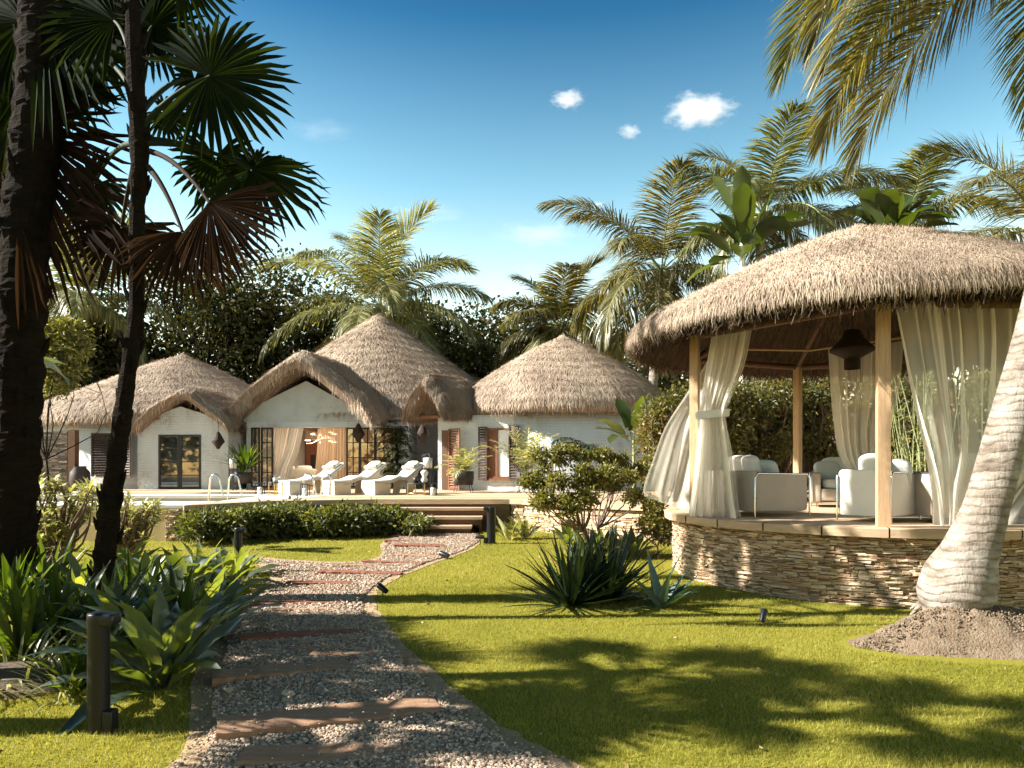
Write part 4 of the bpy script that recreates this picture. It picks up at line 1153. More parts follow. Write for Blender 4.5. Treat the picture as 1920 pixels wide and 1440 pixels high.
pa_ = [248.5, 190.5, 138, 86, 34, 342, 295]; ptop = 3.26
PT = []
for a in pa_:
    a = R(a); x, y = GX + 2.48 * math.cos(a), GY + 2.48 * math.sin(a); PT.append((x, y))
    mb = MB(); s_ = .055 if a < 4.2 else .062
    mb.box((x - s_, y - s_, GH + .006), (x + s_, y + s_, ptop), rot=a * .25 + .2); mb.build('post', M['post'], gz)
for i in range(7):
    a = NP([*PT[i], ptop + .0]); b = NP([*PT[(i + 1) % 7], ptop + .0]); d_ = nrm(b - a)
    mb = MB(); mb.tube([a + d_ * .08, b - d_ * .08], .05, 8); mb.build('ring_beam', M['brownwood'], gz)
for i in range(7):
    x, y = PT[i]; mb = MB(); mb.tube([(x, y, ptop + .02), (GX, GY, 4.55)], .045, 6); mb.build('rafter', M['brownwood'], gz)
mb = MB(); mb.tube([P(1400, 655, 10.6), P(1520, 657, 11.0), P(1800, 618, 9.5)], .018, 6); mb.build('curtain_rail', M['beam'], gz)
bm = cone_roof((GX, GY, 0), [(.02, 4.90), (.25, 4.78), (.8, 4.58), (1.33, 4.37), (1.8, 4.15), (2.5, 3.80), (2.92, 3.58), (3.10, 3.49), (3.20, 3.40), (3.22, 3.28), (3.15, 3.22)], rng, 110, 0.012)
roof_part('roof', gz, bm, 190000, .20, .005, rng, mats=('strawbase', 'straw'), lift=.045, under=.35, down=-.35, jit=.24)
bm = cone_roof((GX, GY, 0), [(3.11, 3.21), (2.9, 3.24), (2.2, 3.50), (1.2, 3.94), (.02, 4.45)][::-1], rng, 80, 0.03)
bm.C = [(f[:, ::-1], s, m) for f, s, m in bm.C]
roof_part('ceiling', gz, bm, 26000, .30, .012, rng, mats=('strawshade', 'strawshade2'), lift=.03, under=1.0, down=-2)  # ceiling straw carries the shade in its colour, darker than the outer thatch

# pendant
t = thing('pendant_lamp', 'dark woven pendant lamp hanging under the gazebo roof', 'pendant lamp', P(1598, 692, 9.0))
c = NP(t.location)
mb = MB(); mb.lathe([(.10, 0), (.10, .17), (.09, .17), (.09, 0)], c, 20); mb.build('lamp_tube', M['wicker'], t)
mb = MB(); mb.lathe([(.10, .14), (.28, .24), (.27, .27), (.12, .42), (.10, .50), (.05, .52)], c, 24); mb.build('lamp_shade', M['wicker'], t)
mb = MB(); mb.tube([c + NP([0, 0, .52]), c + NP([0, 0, 1.25])], .008, 5); mb.build('cord', M['iron'], t)

# curtains of the gazebo
def ctag(mb, name, mat, lab, cat, loc, group=None): return tag(mb.build(name, mat, loc=loc), lab, cat, group)
mb = MB(); Yq = 9.0
t = thing('curtain', 'white gauze curtain tied at the waist beside the left front post', 'curtain', P(1335, 972, 8.95), 'white curtains of the gazebo')
sheet(mb, [(P(1340, 588, 9.0), P(1418, 572, 8.6)), (P(1325, 680, 9.0), P(1398, 680, 8.75)), (P(1313, 755, 8.98), P(1368, 755, 8.85)), (P(1309, 778, 8.97), P(1362, 778, 8.88)),
           (P(1308, 800, 8.97), P(1364, 800, 8.88)), (P(1302, 860, 8.95), P(1374, 860, 8.8)), (P(1296, 920, 8.95), P(1382, 920, 8.75)), (P(1289, 968, 8.92), P(1392, 974, 8.7))], 60, 150, 8, rng=rng,
      amp2=[.05, .05, .045, .03, .04, .06, .075, .09])
mb.build('cloth', M['sheer'], t)
mb = MB(); sheet(mb, [(P(1337, 588, 9.2), P(1392, 580, 9.0)), (P(1322, 755, 9.1), P(1362, 755, 9.0)), (P(1315, 780, 9.05), P(1360, 780, 9.0)), (P(1305, 870, 9.1), P(1378, 870, 9.0)), (P(1292, 966, 9.08), P(1388, 968, 8.95))], 50, 120, 7, rng=rng, ph=2, amp2=[.04, .04, .03, .06, .09])
mb.build('inner_cloth', M['sheer'], t)
mb = MB(); c0 = (P(1308, 775, 8.97) + P(1364, 778, 8.88)) / 2; th = np.linspace(0, 2 * PI, 30, endpoint=False)
V = []
for dz in (-.05, -.02, .02, .05):
    V += [[c0[0] + (.215 + .01 * (abs(dz) < .03)) * math.cos(a), c0[1] + .09 * math.sin(a), c0[2] + dz + .02 * math.cos(a)] for a in th]
mb.add(V, grid_faces(4, 30, True), True); mb.build('tie_band', M['fabric'], t)
mb = MB()
t = thing('curtain', 'sheer curtain blown outward to the left of the gazebo', 'curtain', P(1290, 950, 9.6), 'white curtains of the gazebo')
sheet(mb, [(P(1345, 640, 9.5), P(1352, 645, 9.3)), (P(1318, 690, 9.5), P(1350, 690, 9.3)), (P(1284, 742, 9.5), P(1340, 745, 9.3)), (P(1246, 800, 9.5), P(1322, 800, 9.3)), (P(1222, 860, 9.55), P(1312, 870, 9.3)), (P(1204, 912, 9.6), P(1306, 925, 9.3)), (P(1206, 930, 9.6), P(1300, 962, 9.25))], 60, 110, 1.5, rng=rng,
      amp2=[.01, .015, .03, .06, .09, .10, .08], ph=1)
mb.build('cloth', M['sheer'], t)
mb = MB()
t = thing('curtain', 'wide sheer curtain sweeping right behind the leaning palm trunk', 'curtain', P(1790, 990, 7.5), 'white curtains of the gazebo')
sheet(mb, [(P(1674, 566, 7.25), P(2040, 560, 7.6)), (P(1690, 650, 7.25), P(2030, 640, 7.6)), (P(1712, 750, 7.25), P(2000, 740, 7.6)), (P(1738, 850, 7.25), P(1960, 850, 7.55)), (P(1752, 920, 7.3), P(1900, 920, 7.5)), (P(1757, 985, 7.33), P(1870, 990, 7.5))], 60, 240, 11, rng=rng,
      amp2=[.05, .05, .06, .07, .07, .07], ph=.6)
mb.build('cloth', M['sheer'], t)
mb = MB()
t = thing('curtain', 'sheer curtain at the back of the gazebo, behind the armchair', 'curtain', P(1630, 900, 11.0), 'white curtains of the gazebo')
sheet(mb, [(P(1556, 655, 11.1), P(1690, 640, 10.8)), (P(1562, 740, 11.1), P(1680, 740, 10.8)), (P(1568, 800, 11.1), P(1664, 800, 10.8)), (P(1576, 850, 11.1), P(1660, 850, 10.8)), (P(1596, 893, 11.05), P(1656, 893, 10.8)), (P(1610, 940, 11.0), P(1650, 940, 10.8))], 50, 110, 7, rng=rng, amp2=[.05, .06, .06, .06, .05, .05])
mb.build('cloth', M['sheer'], t)
mb = MB()
t = thing('curtain', 'pale sheer curtain at the right edge of the photo, right of the trunk', 'curtain', P(1960, 988, 7.9), 'white curtains of the gazebo')
sheet(mb, [(P(2050, 600, 7.9), P(2250, 600, 8.3)), (P(1980, 800, 7.9), P(2120, 800, 8.2)), (P(1895, 930, 7.8), P(2060, 930, 8.1)), (P(1862, 986, 7.7), P(2040, 988, 8.0))], 40, 120, 6, rng=rng, amp2=[.05, .06, .07, .07])
mb.build('cloth', M['sheerdense'], t)


def sofa(lab, cat, org, rot, wd, dp, hgt, mat, cushmat, arm=True, backh=.62):
    """boxy upholstered seat with metal frame; local +y is the way it faces"""
    t = thing('sofa' if cat == 'sofa' else 'armchair', lab, cat, (0, 0, 0))
    at = .13
    mb = MB(); mb.rbox((0, dp * .1, .20), (wd - .1, dp * .8, .20), bev=.18); mb.build('base', M[mat], t)
    mb = MB(); mb.rbox((0, .05, .37), (wd - .30, dp - .2, .17), bev=.3); mb.build('seat_cushion', M[cushmat], t)
    mb = MB(); mb.rbox((0, -dp / 2 + .07, backh / 2 + .06), (wd, .14, backh), bev=.13); mb.build('backrest', M[mat], t)
    for s_ in (-1, 1):
        mb = MB(); mb.rbox((s_ * (wd / 2 - .07), .02, backh / 2 + .05), (.14, dp * .98, backh - .04), bev=.13); mb.build('armrest', M[mat], t)
        mb = MB(); y0, y1 = -dp / 2 - .02, dp / 2 + .03; xx = s_ * (wd / 2 + .008)
        mb.tube([(xx, y1, .0), (xx, y1, backh - .04), (xx, y1 - .04, backh + .02), (xx, y0 + .04, backh + .03), (xx, y0, backh - .03), (xx, y0, 0)], .012, 6, smooth=True); mb.build('frame', M['chrome'], t)
    n = 2 if wd > 1.2 else 1
    for i in range(n):
        x = (i - (n - 1) / 2) * (wd - .34) / n
        mb = MB(); mb.rbox((x, -dp / 2 + .24, .60), (min(.62, (wd - .3) / n), .20, .40), bev=.45, tilt=.22); mb.build('cushion', M[cushmat], t)
    mb = MB(); mb.rbox((wd * .22, -dp / 2 + .38, .56), (.42, .14, .36), rot=.3, bev=.5, tilt=.4); mb.build('cushion', M['fabricgrey'], t)
    t.location = tuple(org); t.rotation_euler.z = rot
    return t


def onG(px, py):
    Y = F * (EYE - GH) / (py - HY); return NP([X(px, Y), Y, GH + .006])


p = onG(1683, 983); left = onG(1590, 978); ax = nrm((left - p)[:2])
# back corner sofa: its lit side faces left, its back faces the camera
sofa('white sofa seen from behind, right of the front post, its left side in full sun', 'sofa', (p[0] + 1.30, p[1] + .52, GH + .006), 0.03, 1.75, .86, .6, 'fabric2', 'fabric', backh=.55)
sofa('bright white armchair in front of the post, turned to the left', 'armchair', (p[0] + .06, p[1] + .52, GH + .006), -.95, .62, .66, .6, 'fabric', 'fabric', backh=.55)
sofa('cream sofa half hidden by the tied curtain, facing the table', 'sofa', (3.30, 9.35, GH + .006), -1.25, 1.15, .80, .6, 'fabric2', 'fabric', backh=.53)
sofa('taupe armchair with pale cushions at the back of the gazebo', 'armchair', (5.35, 11.1, GH + .006), 2.75, .9, .85, .6, 'fabric2', 'fabricgrey', backh=.52)
t = thing('coffee_table', 'low black and brass coffee table between the gazebo seats', 'coffee table', onG(1552, 950)); c = NP(t.location)
mb = MB(); mb.box(c + NP([-.3, -.25, .28]), c + NP([.3, .25, .30])); mb.build('table_top', M['iron'], t)
for sx in (-1, 1):
    for sy in (-1, 1):
        mb = MB(); mb.tube([c + NP([sx * .28, sy * .23, 0]), c + NP([sx * .28, sy * .23, .28])], .010, 6); mb.build('leg', M['brass'], t)
# --------------------------------------------------------- terrace furniture
def lounger_root():
    t = thing('sun_lounger', 'x', 'sun lounger', (0, 0, 0), 'sun loungers on the terrace')
    prof = NP([(0, .36), (.3, .365), (.58, .38), (.78, .45), (.93, .50), (1.08, .46), (1.2, .45), (1.45, .62), (1.70, .80), (1.84, .88)])
    s_ = np.linspace(0, 1, 40); k = np.linspace(0, 1, len(prof))
    q = np.stack([np.interp(s_, k, prof[:, 0]), np.interp(s_, k, prof[:, 1])], 1)
    ker = NP([1, 2, 3, 2, 1]) / 9.0; q2 = q.copy(); q2[2:-2, 1] = np.convolve(q[:, 1], ker, 'valid'); q = q2
    def slab(z0, z1, y0, y1, i0=0, i1=40):
        mb = MB(); qq = q[i0:i1]; V = []
        for x, z in qq:
            V += [[x, y0, z + z0], [x, y1, z + z0], [x, y1, z + z1 - .01], [x, y1 - .02, z + z1], [x, y0 + .02, z + z1], [x, y0, z + z1 - .01]]
        mb.add(V, grid_faces(len(qq), 6, True), True)
        for e in (0, len(qq) - 1): mb.add(V[e * 6:e * 6 + 6], [[0, 1, 2, 3, 4, 5]], False)
        return mb
    slab(-.05, .0, -.33, .33).build('shell', M['lounge'], t)
    slab(.002, .06, -.30, .30).build('mattress', M['fabric'], t)
    mb = MB(); mb.box((.0, -.33, 0), (.06, .33, .30)); mb.box((.5, -.33, 0), (.56, .33, .32)); mb.box((.06, -.33, 0), (.5, -.30, .31)); mb.box((.06, .30, 0), (.5, .33, .31)); mb.build('foot_panel', M['lounge'], t)
    mb = MB(); V = [[1.15, 0], [1.38, 0], [1.62, .68], [1.2, .40]]
    for y0, y1 in ((-.33, -.29), (.29, .33)):
        W = [[a, y0, b] for a, b in V] + [[a, y1, b] for a, b in V]; mb.add(W, [[0, 1, 2, 3], [7, 6, 5, 4], [0, 4, 5, 1], [1, 5, 6, 2], [2, 6, 7, 3], [3, 7, 4, 0]])
    mb.build('head_support', M['lounge'], t)
    mb = MB(); mb.rbox((1.62, 0, .86), (.36, .52, .14), bev=.5); mb.V[-1] = mb.V[-1].copy(); V = mb.V[-1]
    cs, sn = math.cos(-.62), math.sin(-.62); c = NP([1.62, 0, .86]); W = V - c; mb.V[-1] = np.stack([W[:, 0] * cs + W[:, 2] * sn, W[:, 1], -W[:, 0] * sn + W[:, 2] * cs], 1) + c
    mb.build('headrest', M['fabric'], t)
    mb = MB(); mb.tube([(1.52, -.28, .84), (1.45, -.05, .80), (1.44, .2, .80)], .055, 8); mb.build('towel_roll', M['fabric2'], t)
    return t


L0 = lounger_root()
for i, (px, py, lab) in enumerate(((532, 929, 'leftmost of the three cream sun loungers, in front of the gauze curtains'), (615, 929, 'middle cream sun lounger, in front of the folded glass doors'), (690, 929, 'rightmost cream sun lounger, next to the round side table'))):
    o = L0 if i == 0 else copy_tree(L0)
    Y = F * (EYE - H) / (py - HY) + .3; o['label'] = lab
    o.location = (X(px, Y), Y, H + .002); o.rotation_euler.z = R(48); o.scale = (.95, .95, .95)


def lamp_lantern(lab, px, py, Y, h, r, group='standing lanterns'):
    b = P(px, py, Y); b[2] = H; t = thing('floor_lantern', lab, 'floor lantern', b, group)
    mb = MB()
    for k in range(6):
        a = k * PI / 3; d = NP([math.cos(a), math.sin(a), 0])
        mb.tube([b + d * r * .8, b + d * r * .95 + NP([0, 0, h * .6]), b + d * r + NP([0, 0, h * .82]), b + d * r * .8 + NP([0, 0, h * .96]), b + NP([0, 0, h])], .010, 5)
    for zz in (.02, .58): mb.lathe([(r * .9, h * zz), (r * .9 + .012, h * zz + .012), (r * .9, h * zz + .02)], b, 18)
    mb.build('frame', M['iron'], t)
    mb = MB(); mb.lathe([(.001, h * .61), (r * .75, h * .61), (r * .78, h * .88), (.001, h * .90)], b, 18); mb.build('glass_shade', M['frost'], t)
    return t


lamp_lantern('slim black floor lantern with white shade left of the bushy potted palm', 437, 915, 22.5, 1.18, .15)
lamp_lantern('black floor lantern with frosted shade in the recess behind the right lounger', 802, 915, 22.0, 1.20, .19)
lamp_lantern('black framed lantern against the round wall, behind the garden shrub', 1028, 915, 20.6, 1.08, .22)


def hanging(lab, px, py, Y, s=1.0, ztop=3.2):
    c = P(px, py, Y); t = thing('hanging_lantern', lab, 'hanging lantern', c, 'woven lanterns under the eaves')
    mb = MB(); mb.lathe([(.05 * s, -.30 * s), (.10 * s, -.2 * s), (.22 * s, -.05 * s), (.20 * s, .02 * s), (.07 * s, .26 * s), (.03 * s, .32 * s)], c, 14); mb.build('shade', M['wicker'], t)
    mb = MB(); mb.tube([c + NP([0, 0, .32 * s]), NP([c[0], c[1], ztop])], .008, 5); mb.build('cord', M['iron'], t)
    return t


hanging('woven diamond lantern on the left cottage wall', 409, 826, 23.0, .95, 3.35)
hanging('woven lantern under the big gable, before the glass doors', 672, 812, 23.9, 1.05, 3.15)
hanging('woven lantern in the dark recess under the porch roof', 793, 812, 23.5, 1.05, 3.3)
hanging('small pale tassel lantern at the left tip of the big gable', 454, 806, 23.3, .6, 3.2)


def ladder(lab, px, py, Y):
    b = P(px, py, Y); b[2] = H; t = thing('pool_ladder', lab, 'pool ladder', b, 'chrome pool ladders')
    for s_ in (-.25, .25):
        mb = MB(); x = b[0] + s_; a = np.linspace(0, PI, 12)
        pts = [(x - .28, b[1] + .1, H - .3)] + [(x - .13 * math.cos(q) - .10 + .0, b[1] + .1, H + .38 + .20 * math.sin(q)) for q in a] + [(x + .12, b[1] + .1, H)]
        mb.tube(pts, .022, 8); mb.build('rail', M['chrome'], t)
    mb = MB()
    for zz in (-.1, -.28): mb.box((b[0] - .5, b[1] + .07, H + zz), (b[0] + .0, b[1] + .13, H + zz + .03))
    mb.build('rung', M['chrome'], t)


ladder('chrome pool ladder at the far left end of the coping', 425, 930, 17.9)
ladder('chrome handrails in front of the leftmost sun lounger', 600, 928, 18.6)


def side_table(lab, px, py, Y, r, h):
    b = P(px, py, Y); b[2] = H; t = thing('side_table', lab, 'side table', b)
    mb = MB(); mb.lathe([(.001, h - .02), (r, h - .02), (r, h), (.001, h + .001)], b, 28); mb.build('table_top', M['iron'], t)
    for k in range(4):
        a = k * PI / 2 + .5; d = NP([math.cos(a), math.sin(a), 0]) * r * .92
        mb = MB(); mb.tube([b + d, b + d + NP([0, 0, h - .02])], .013, 6); mb.build('leg', M['brass'], t)
    mb = MB(); mb.lathe([(r * .93, .04), (r * .95, .05), (r * .93, .06)], b, 28); mb.build('ring', M['brass'], t)
    return t


side_table('round brass-legged side table right of the right lounger', 787, 925, 18.9, .38, .33)
side_table('small dark side table at the foot of the left lounger', 517, 927, 18.2, .19, .36)
def prop(name, lab, cat, px, py, Y, z, prof, mat, group=None, part='body', extra=None):
    b = P(px, py, Y); b[2] = z; t = thing(name, lab, cat, b, group)
    mb = MB(); mb.lathe(prof, b, 18); mb.build(part, M[mat], t)
    if extra: extra(b, t)
    return t


def spout(b, t):
    mb = MB(); mb.tube([b + NP([.06, 0, .05]), b + NP([.13, 0, .1]), b + NP([.16, 0, .15])], .012, 6); mb.build('spout', M['iron'], t)
    mb = MB(); mb.lathe([(.001, .17), (.03, .165), (.012, .19), (.001, .2)], b, 10); mb.build('lid', M['iron'], t)


prop('teapot', 'small dark teapot on the round side table', 'teapot', 780, 905, 18.9, H + .331, [(.001, 0), (.06, 0), (.09, .06), (.08, .13), (.04, .165), (.001, .17)], 'iron', extra=spout)
prop('vase', 'white sculptural vase on the round side table', 'vase', 796, 905, 18.8, H + .331, [(.001, 0), (.05, 0), (.10, .08), (.05, .16), (.09, .24), (.11, .30), (.05, .36), (.03, .36)], 'coping')
def cage(b, t):
    mb = MB()
    for sx in (-1, 1):
        for sy in (-1, 1): mb.box(b + NP([sx * .09 - .008, sy * .09 - .008, 0]), b + NP([sx * .09 + .008, sy * .09 + .008, .3]))
    mb.box(b + NP([-.1, -.1, .3]), b + NP([.1, .1, .325])); mb.build('cage', M['iron'], t)


for px, py, Y, lab in ((488, 925, 19.0, 'glass candle lantern on the coping beside the small table'), (572, 928, 18.0, 'dark candle lantern at the water side of the left lounger'), (812, 925, 18.4, 'candle lantern on the terrace right of the round table')):
    prop('candle_lantern', lab, 'candle lantern', px, py, Y, H + .008, [(.001, 0), (.07, 0), (.07, .2), (.001, .21)], 'frost', 'candle lanterns on the terrace', 'glass', cage)


def potted(lab, px, pyb, Y, r, h, legs, n, L, W, mat, prof='strap', elev=(20, 85), droop=(30, 80), potmat='pot'):
    b = P(px, pyb, Y); b[2] = H + .002; t = thing('potted_plant', lab, 'potted plant', b, 'potted plants on the terrace')
    z0 = .22 if legs else 0
    mb = MB(); mb.lathe([(.001, z0), (r * .9, z0), (r, z0 + h * .5), (r, z0 + h), (r * .9, z0 + h), (r * .88, z0 + h - .04), (.001, z0 + h - .05)], b, 22); mb.build('pot', M[potmat], t)
    if legs:
        for k in range(4):
            a = k * PI / 2 + .7; d = NP([math.cos(a), math.sin(a), 0]) * r
            mb = MB(); mb.tube([b + d * 1.15, b + d * .9 + NP([0, 0, z0 + .02])], .01, 5); mb.build('leg', M['iron'], t)
    mb = MB(); c = b + NP([0, 0, z0 + h - .03])
    for i in range(n):
        a = i * 2.399963; f = (i + .5) / n
        if prof == 'pinnate':
            frond(mb, c, a, R(elev[1] + (elev[0] - elev[1]) * f), L * rng.uniform(.8, 1.1), R(rng.uniform(*droop)), 12, W, .045, rng, .3, 0, 0, .008)
        else:
            blade(mb, c + NP([math.cos(a), math.sin(a), 0]) * .06, a, R(elev[1] + (elev[0] - elev[1]) * f), L * rng.uniform(.75, 1.1), W, R(rng.uniform(*droop)), prof, .2, 7, 0, .1, rng)
    mb.build('foliage', M[mat], t)
    return t


potted('lush green potted plant left of the lounge opening', 457, 918, 22.8, .30, .38, True, 40, 1.15, .10, 'strap', 'broad', elev=(35, 88), droop=(15, 60))
potted('yellow-green plant in a dark legged pot beside the brown door', 869, 918, 20.8, .32, .42, True, 16, .95, .26, 'pale', 'pinnate')
potted('tall pale plant in a pot right of the louvred window', 985, 918, 20.4, .28, .4, True, 18, 1.5, .30, 'pale', 'pinnate', elev=(45, 88), droop=(20, 60))
potted('small white pot near the curtain foot', 517, 905, 18.2, .07, .12, False, 6, .16, .03, 'fabricgrey', 'strap', potmat='coping').location.z = H + .364

# dark climbing palm beside the glass doors
t = thing('dark_palm_plant', 'dark bushy palm against the wall between glass doors and recess', 'plant', (X(742, 23.9), 23.9, H))
c = NP(t.location); mb = MB(); mb.tube([c, c + NP([.05, 0, 1.0]), c + NP([0, 0, 2.0])], .05, 8); mb.build('stem', M['bark'], t)
mb = MB()
for i in range(70):
    f = i / 70; frond(mb, c + NP([0, 0, .25 + 2.0 * f]), i * 2.4, R(rng.uniform(0, 60)), rng.uniform(.45, .8), R(70), 14, .26, .035, rng, .4, 0, 0, .008)
mb.build('fronds', M['dark'], t)

# gauze curtains of the lounge opening
Yl = 24.75
for nm, rows, fo, lab in (
    ('sheer', [(P(507, 803, Yl), P(566, 803, Yl)), (P(505, 850, Yl), P(552, 850, Yl)), (P(503, 890, Yl), P(536, 890, Yl)), (P(501, 914, Yl), P(530, 914, Yl))], 8, 'pale gauze curtain tied back at the left of the lounge opening'),
    ('sheertan', [(P(596, 803, Yl), P(649, 803, Yl)), (P(594, 850, Yl), P(649, 850, Yl)), (P(590, 890, Yl), P(649, 890, Yl)), (P(592, 914, Yl), P(649, 914, Yl))], 10, 'tan gauze curtain at the right of the lounge opening')):
    mb = MB(); sheet(mb, rows, 30, 120, fo, .06, rng); ctag(mb, 'curtain', M[nm], lab, 'curtain', P(540 if fo == 8 else 620, 914, Yl), 'curtains of the lounge')
mb = MB(); sheet(mb, [(P(545, 803, 24.35), P(568, 803, 24.35)), (P(537, 840, 24.2), P(560, 840, 24.2)), (P(520, 875, 24.0), P(546, 885, 24.0)), (P(510, 912, 23.9), P(538, 914, 23.9))], 30, 80, 5, .07, rng)
ctag(mb, 'curtain', M['sheerdense'], 'sunlit white gauze swept outside the lounge opening', 'curtain', P(525, 913, 24), 'curtains of the lounge')
# chandelier of branches
t = thing('branch_chandelier', 'white branch chandelier hanging in the lounge', 'chandelier', P(602, 822, 26)); c = NP(t.location)
mb = MB(); mb.tube([c + NP([0, 0, .05]), NP([c[0], c[1], 3.2])], .01, 5)
for i in range(9):
    a = i * 2.4; e = c + NP([math.cos(a) * .55, math.sin(a) * .4, rng.uniform(-.2, .3)]); mb.tube(bent(c, e, 5, rng, .2), .012, 5)
mb.build('branches', M['coping'], t)
for i in range(9):
    a = i * 2.4; e = c + NP([math.cos(a) * .5, math.sin(a) * .36, rng.uniform(-.15, .25)]); mb = MB(); mb.rbox(e, (.22, .05, .05), a, .6); mb.build('bulb', M['lampglow'], t)
ld = bpy.data.lights.new('chandelier_light', 'POINT'); ld.energy = 45; ld.color = (1, .72, .48); ld.shadow_soft_size = .25
lo = bpy.data.objects.new('chandelier_light', ld); COL.objects.link(lo); lo.location = tuple(c + NP([0, 0, -.3])); lo.location = (0, 0, -.3); lo.parent = t
s2 = sofa('grey-green sofa inside the lounge behind the left lounger', 'sofa', (X(555, 26.5), 26.5, H + .02), .2, 1.6, .85, .6, 'fabricgrey', 'fabricgrey', backh=.62)

# ------------------------------------------------------- bollards and spots
def bollard(lab, px, Y, h, r, side=1):
    b = NP([X(px, Y), Y, 0]); t = thing('bollard_light', lab, 'bollard light', b, 'charcoal bollard lights')
    mb = MB(); mb.lathe([(r, -.02), (r, h - .055), (r * 1.02, h - .05), (r * 1.02, h - .01), (r * .96, h), (.001, h + .001)], b, 28); mb.build('pole', M['bollard'], t)
    mb = MB(); mb.rbox(b + NP([side * r * .9, 0, h - .035]), (r * 1.9, r * 1.8, .07), bev=.35); mb.build('head', M['bollard'], t)
    mb = MB(); mb.rbox(b + NP([side * r * 1.25, -.01, .06]), (r * 1.0, r * 1.3, .13), bev=.25); mb.build('foot_box', M['bollard'], t)


bollard('near charcoal bollard light in front of the left leaf bed', 185, 3.88, .67, .058)
bollard('small charcoal bollard light at the left end of the little lawn', 447, 9.6, .64, .055)
bollard('tall dark bollard light at the right foot of the steps', 921, 13.3, .72, .085, -1)


def spot(lab, px, py, h, az, tilt=.6, s=1.0):
    b = G(px, py); t = thing('garden_spotlight', lab, 'spotlight', b, 'little garden spotlights')
    mb = MB(); mb.tube([b - NP([0, 0, .03]), b + NP([0, 0, h])], .006 * s, 6); mb.build('stake', M['iron'], t)
    d = NP([math.cos(az) * math.cos(tilt), math.sin(az) * math.cos(tilt), math.sin(tilt)]); c = b + NP([0, 0, h])
    mb = MB(); mb.tube([c - d * .05 * s, c + d * .05 * s, c + d * .052 * s], NP([.022, .028, .026]) * s, 14); mb.build('head', M['bollard'], t)


spot('dark spotlight standing alone on the lawn before the stone base', 1431, 1168, .07, .9, 1.0, 1.2)
spot('round spotlight on a stake at the right edge of the path', 718, 1120, .10, 2.6, .5, 1.3)
spot('small spotlight where the upper path narrows', 833, 1048, .07, 2.8, .3, 1.6)
spot('tiny spotlight on the lawn beside the tall bollard', 900, 1022, .16, 3.0, .1, 1.6)

# -------------------------------------------------------- leaning coconut palm
base = NP([3.93, 5.95, 0.12])
t = thing('coconut_palm', 'leaning pale coconut palm with a swollen foot, right foreground', 'palm tree', (3.93, 5.95, 0))
mb = MB()
axis = [P(1800, 1210, 5.95), P(1789, 1155, 5.95), P(1782, 1115, 5.95), P(1800, 1078, 5.95), P(1815, 1040, 5.95), P(1834, 995, 5.95), P(1850, 950, 5.95), P(1877, 850, 5.95), P(1903, 760, 5.97), P(1932, 660, 6.0), P(1965, 520, 6.05), P(2010, 300, 6.15), P(2035, 60, 6.25), P(2040, -230, 6.35)]
rad = [.18, .23, .30, .285, .225, .195, .172, .163, .158, .152, .147, .142, .138, .135]
trunk_rings(mb, axis, rad, 36, .06, .007, rng)
for k in range(46):   # root nubs round the foot
    a = rng.uniform(0, 2 * PI); z0 = rng.uniform(.14, .34)
    c = NP([axis[1][0] + .23 * math.cos(a), 5.95 + .23 * math.sin(a), z0]); e = c + NP([math.cos(a) * .1, math.sin(a) * .1, -rng.uniform(.1, .2)])
    mb.tube([c - NP([math.cos(a), math.sin(a), 0]) * .06, c, e], [.022, .024, .012], 5)
mb.build('trunk', M['coco'], t)
crown = axis[-1]
# (azimuth deg, elevation deg, length, droop deg)
for az, el, Lf, dr_, gold in ((178, 38, 2.6, 118, 0), (190, 16, 2.6, 92, 1), (205, 42, 2.5, 120, 0), (160, 22, 2.9, 104, 1), (140, 30, 3.4, 105, 0), (172, 50, 3.1, 125, 0), (222, 12, 3.1, 85, 1), (185, 62, 2.8, 120, 0), (120, 10, 3.4, 80, 1), (100, 40, 3.6, 100, 0),
                              (60, 20, 3.6, 90, 0), (30, 40, 3.6, 100, 0), (0, 20, 3.5, 90, 0), (-30, 45, 3.6, 100, 0), (-60, 15, 3.4, 90, 0), (-90, 40, 3.6, 100, 0), (-115, 15, 3.3, 80, 1), (170, -5, 3.0, 70, 1), (130, -20, 2.9, 55, 1)):
    mb = MB(); frond(mb, crown, R(az), R(el), Lf, R(dr_), 150, .86, .022, rng, .30, rr=.024)
    mb.build('frond', [M['frondgold' if gold else 'frond'], M['rachis']], t)
md = thing('root_mound', 'mound of fibrous brown soil round the leaning palm foot', 'mound', (3.95, 5.7, 0))
mb = MB(); nr_, nc_ = 30, 80
rr_ = np.linspace(1, 0, nr_)[:, None]; th = np.linspace(0, 2 * PI, nc_, endpoint=False)[None]
ex = 1.2 * (1 + .12 * np.sin(2 * th + .4) + .07 * np.sin(5 * th)); ey = .47 * (1 + .1 * np.sin(3 * th + 1) + .06 * np.sin(7 * th))
x = 4.1 + rr_ * ex * np.cos(th) ; y = 5.78 + rr_ * ey * np.sin(th); z = .34 * (np.cos(np.clip(rr_, 0, 1) * PI) * .5 + .5) ** .7 - .01
x = x - .28 * (1 - rr_) ; z = z + .018 * np.sin(x * 31 + y * 17) * np.sin(y * 37) * (1 - rr_ ** 3) + rng.normal(size=z.shape if z.shape[1] > 1 else (nr_, nc_)) * .006
mb.add(np.stack([x, y, z + 0 * x], -1).reshape(-1, 3), grid_faces(nr_, nc_, True), True); mb.build('earth', M['mound'], md)
mb = MB(); n = 5200; a = rng.random(n) * 2 * PI; q = np.sqrt(rng.random(n)) * .98
xx = 4.1 + q * 1.2 * np.cos(a) * (1 + .12 * np.sin(2 * a + .4)) - .28 * (1 - q); yy = 5.78 + q * .47 * np.sin(a); zz = .34 * (np.cos(q * PI) * .5 + .5) ** .7
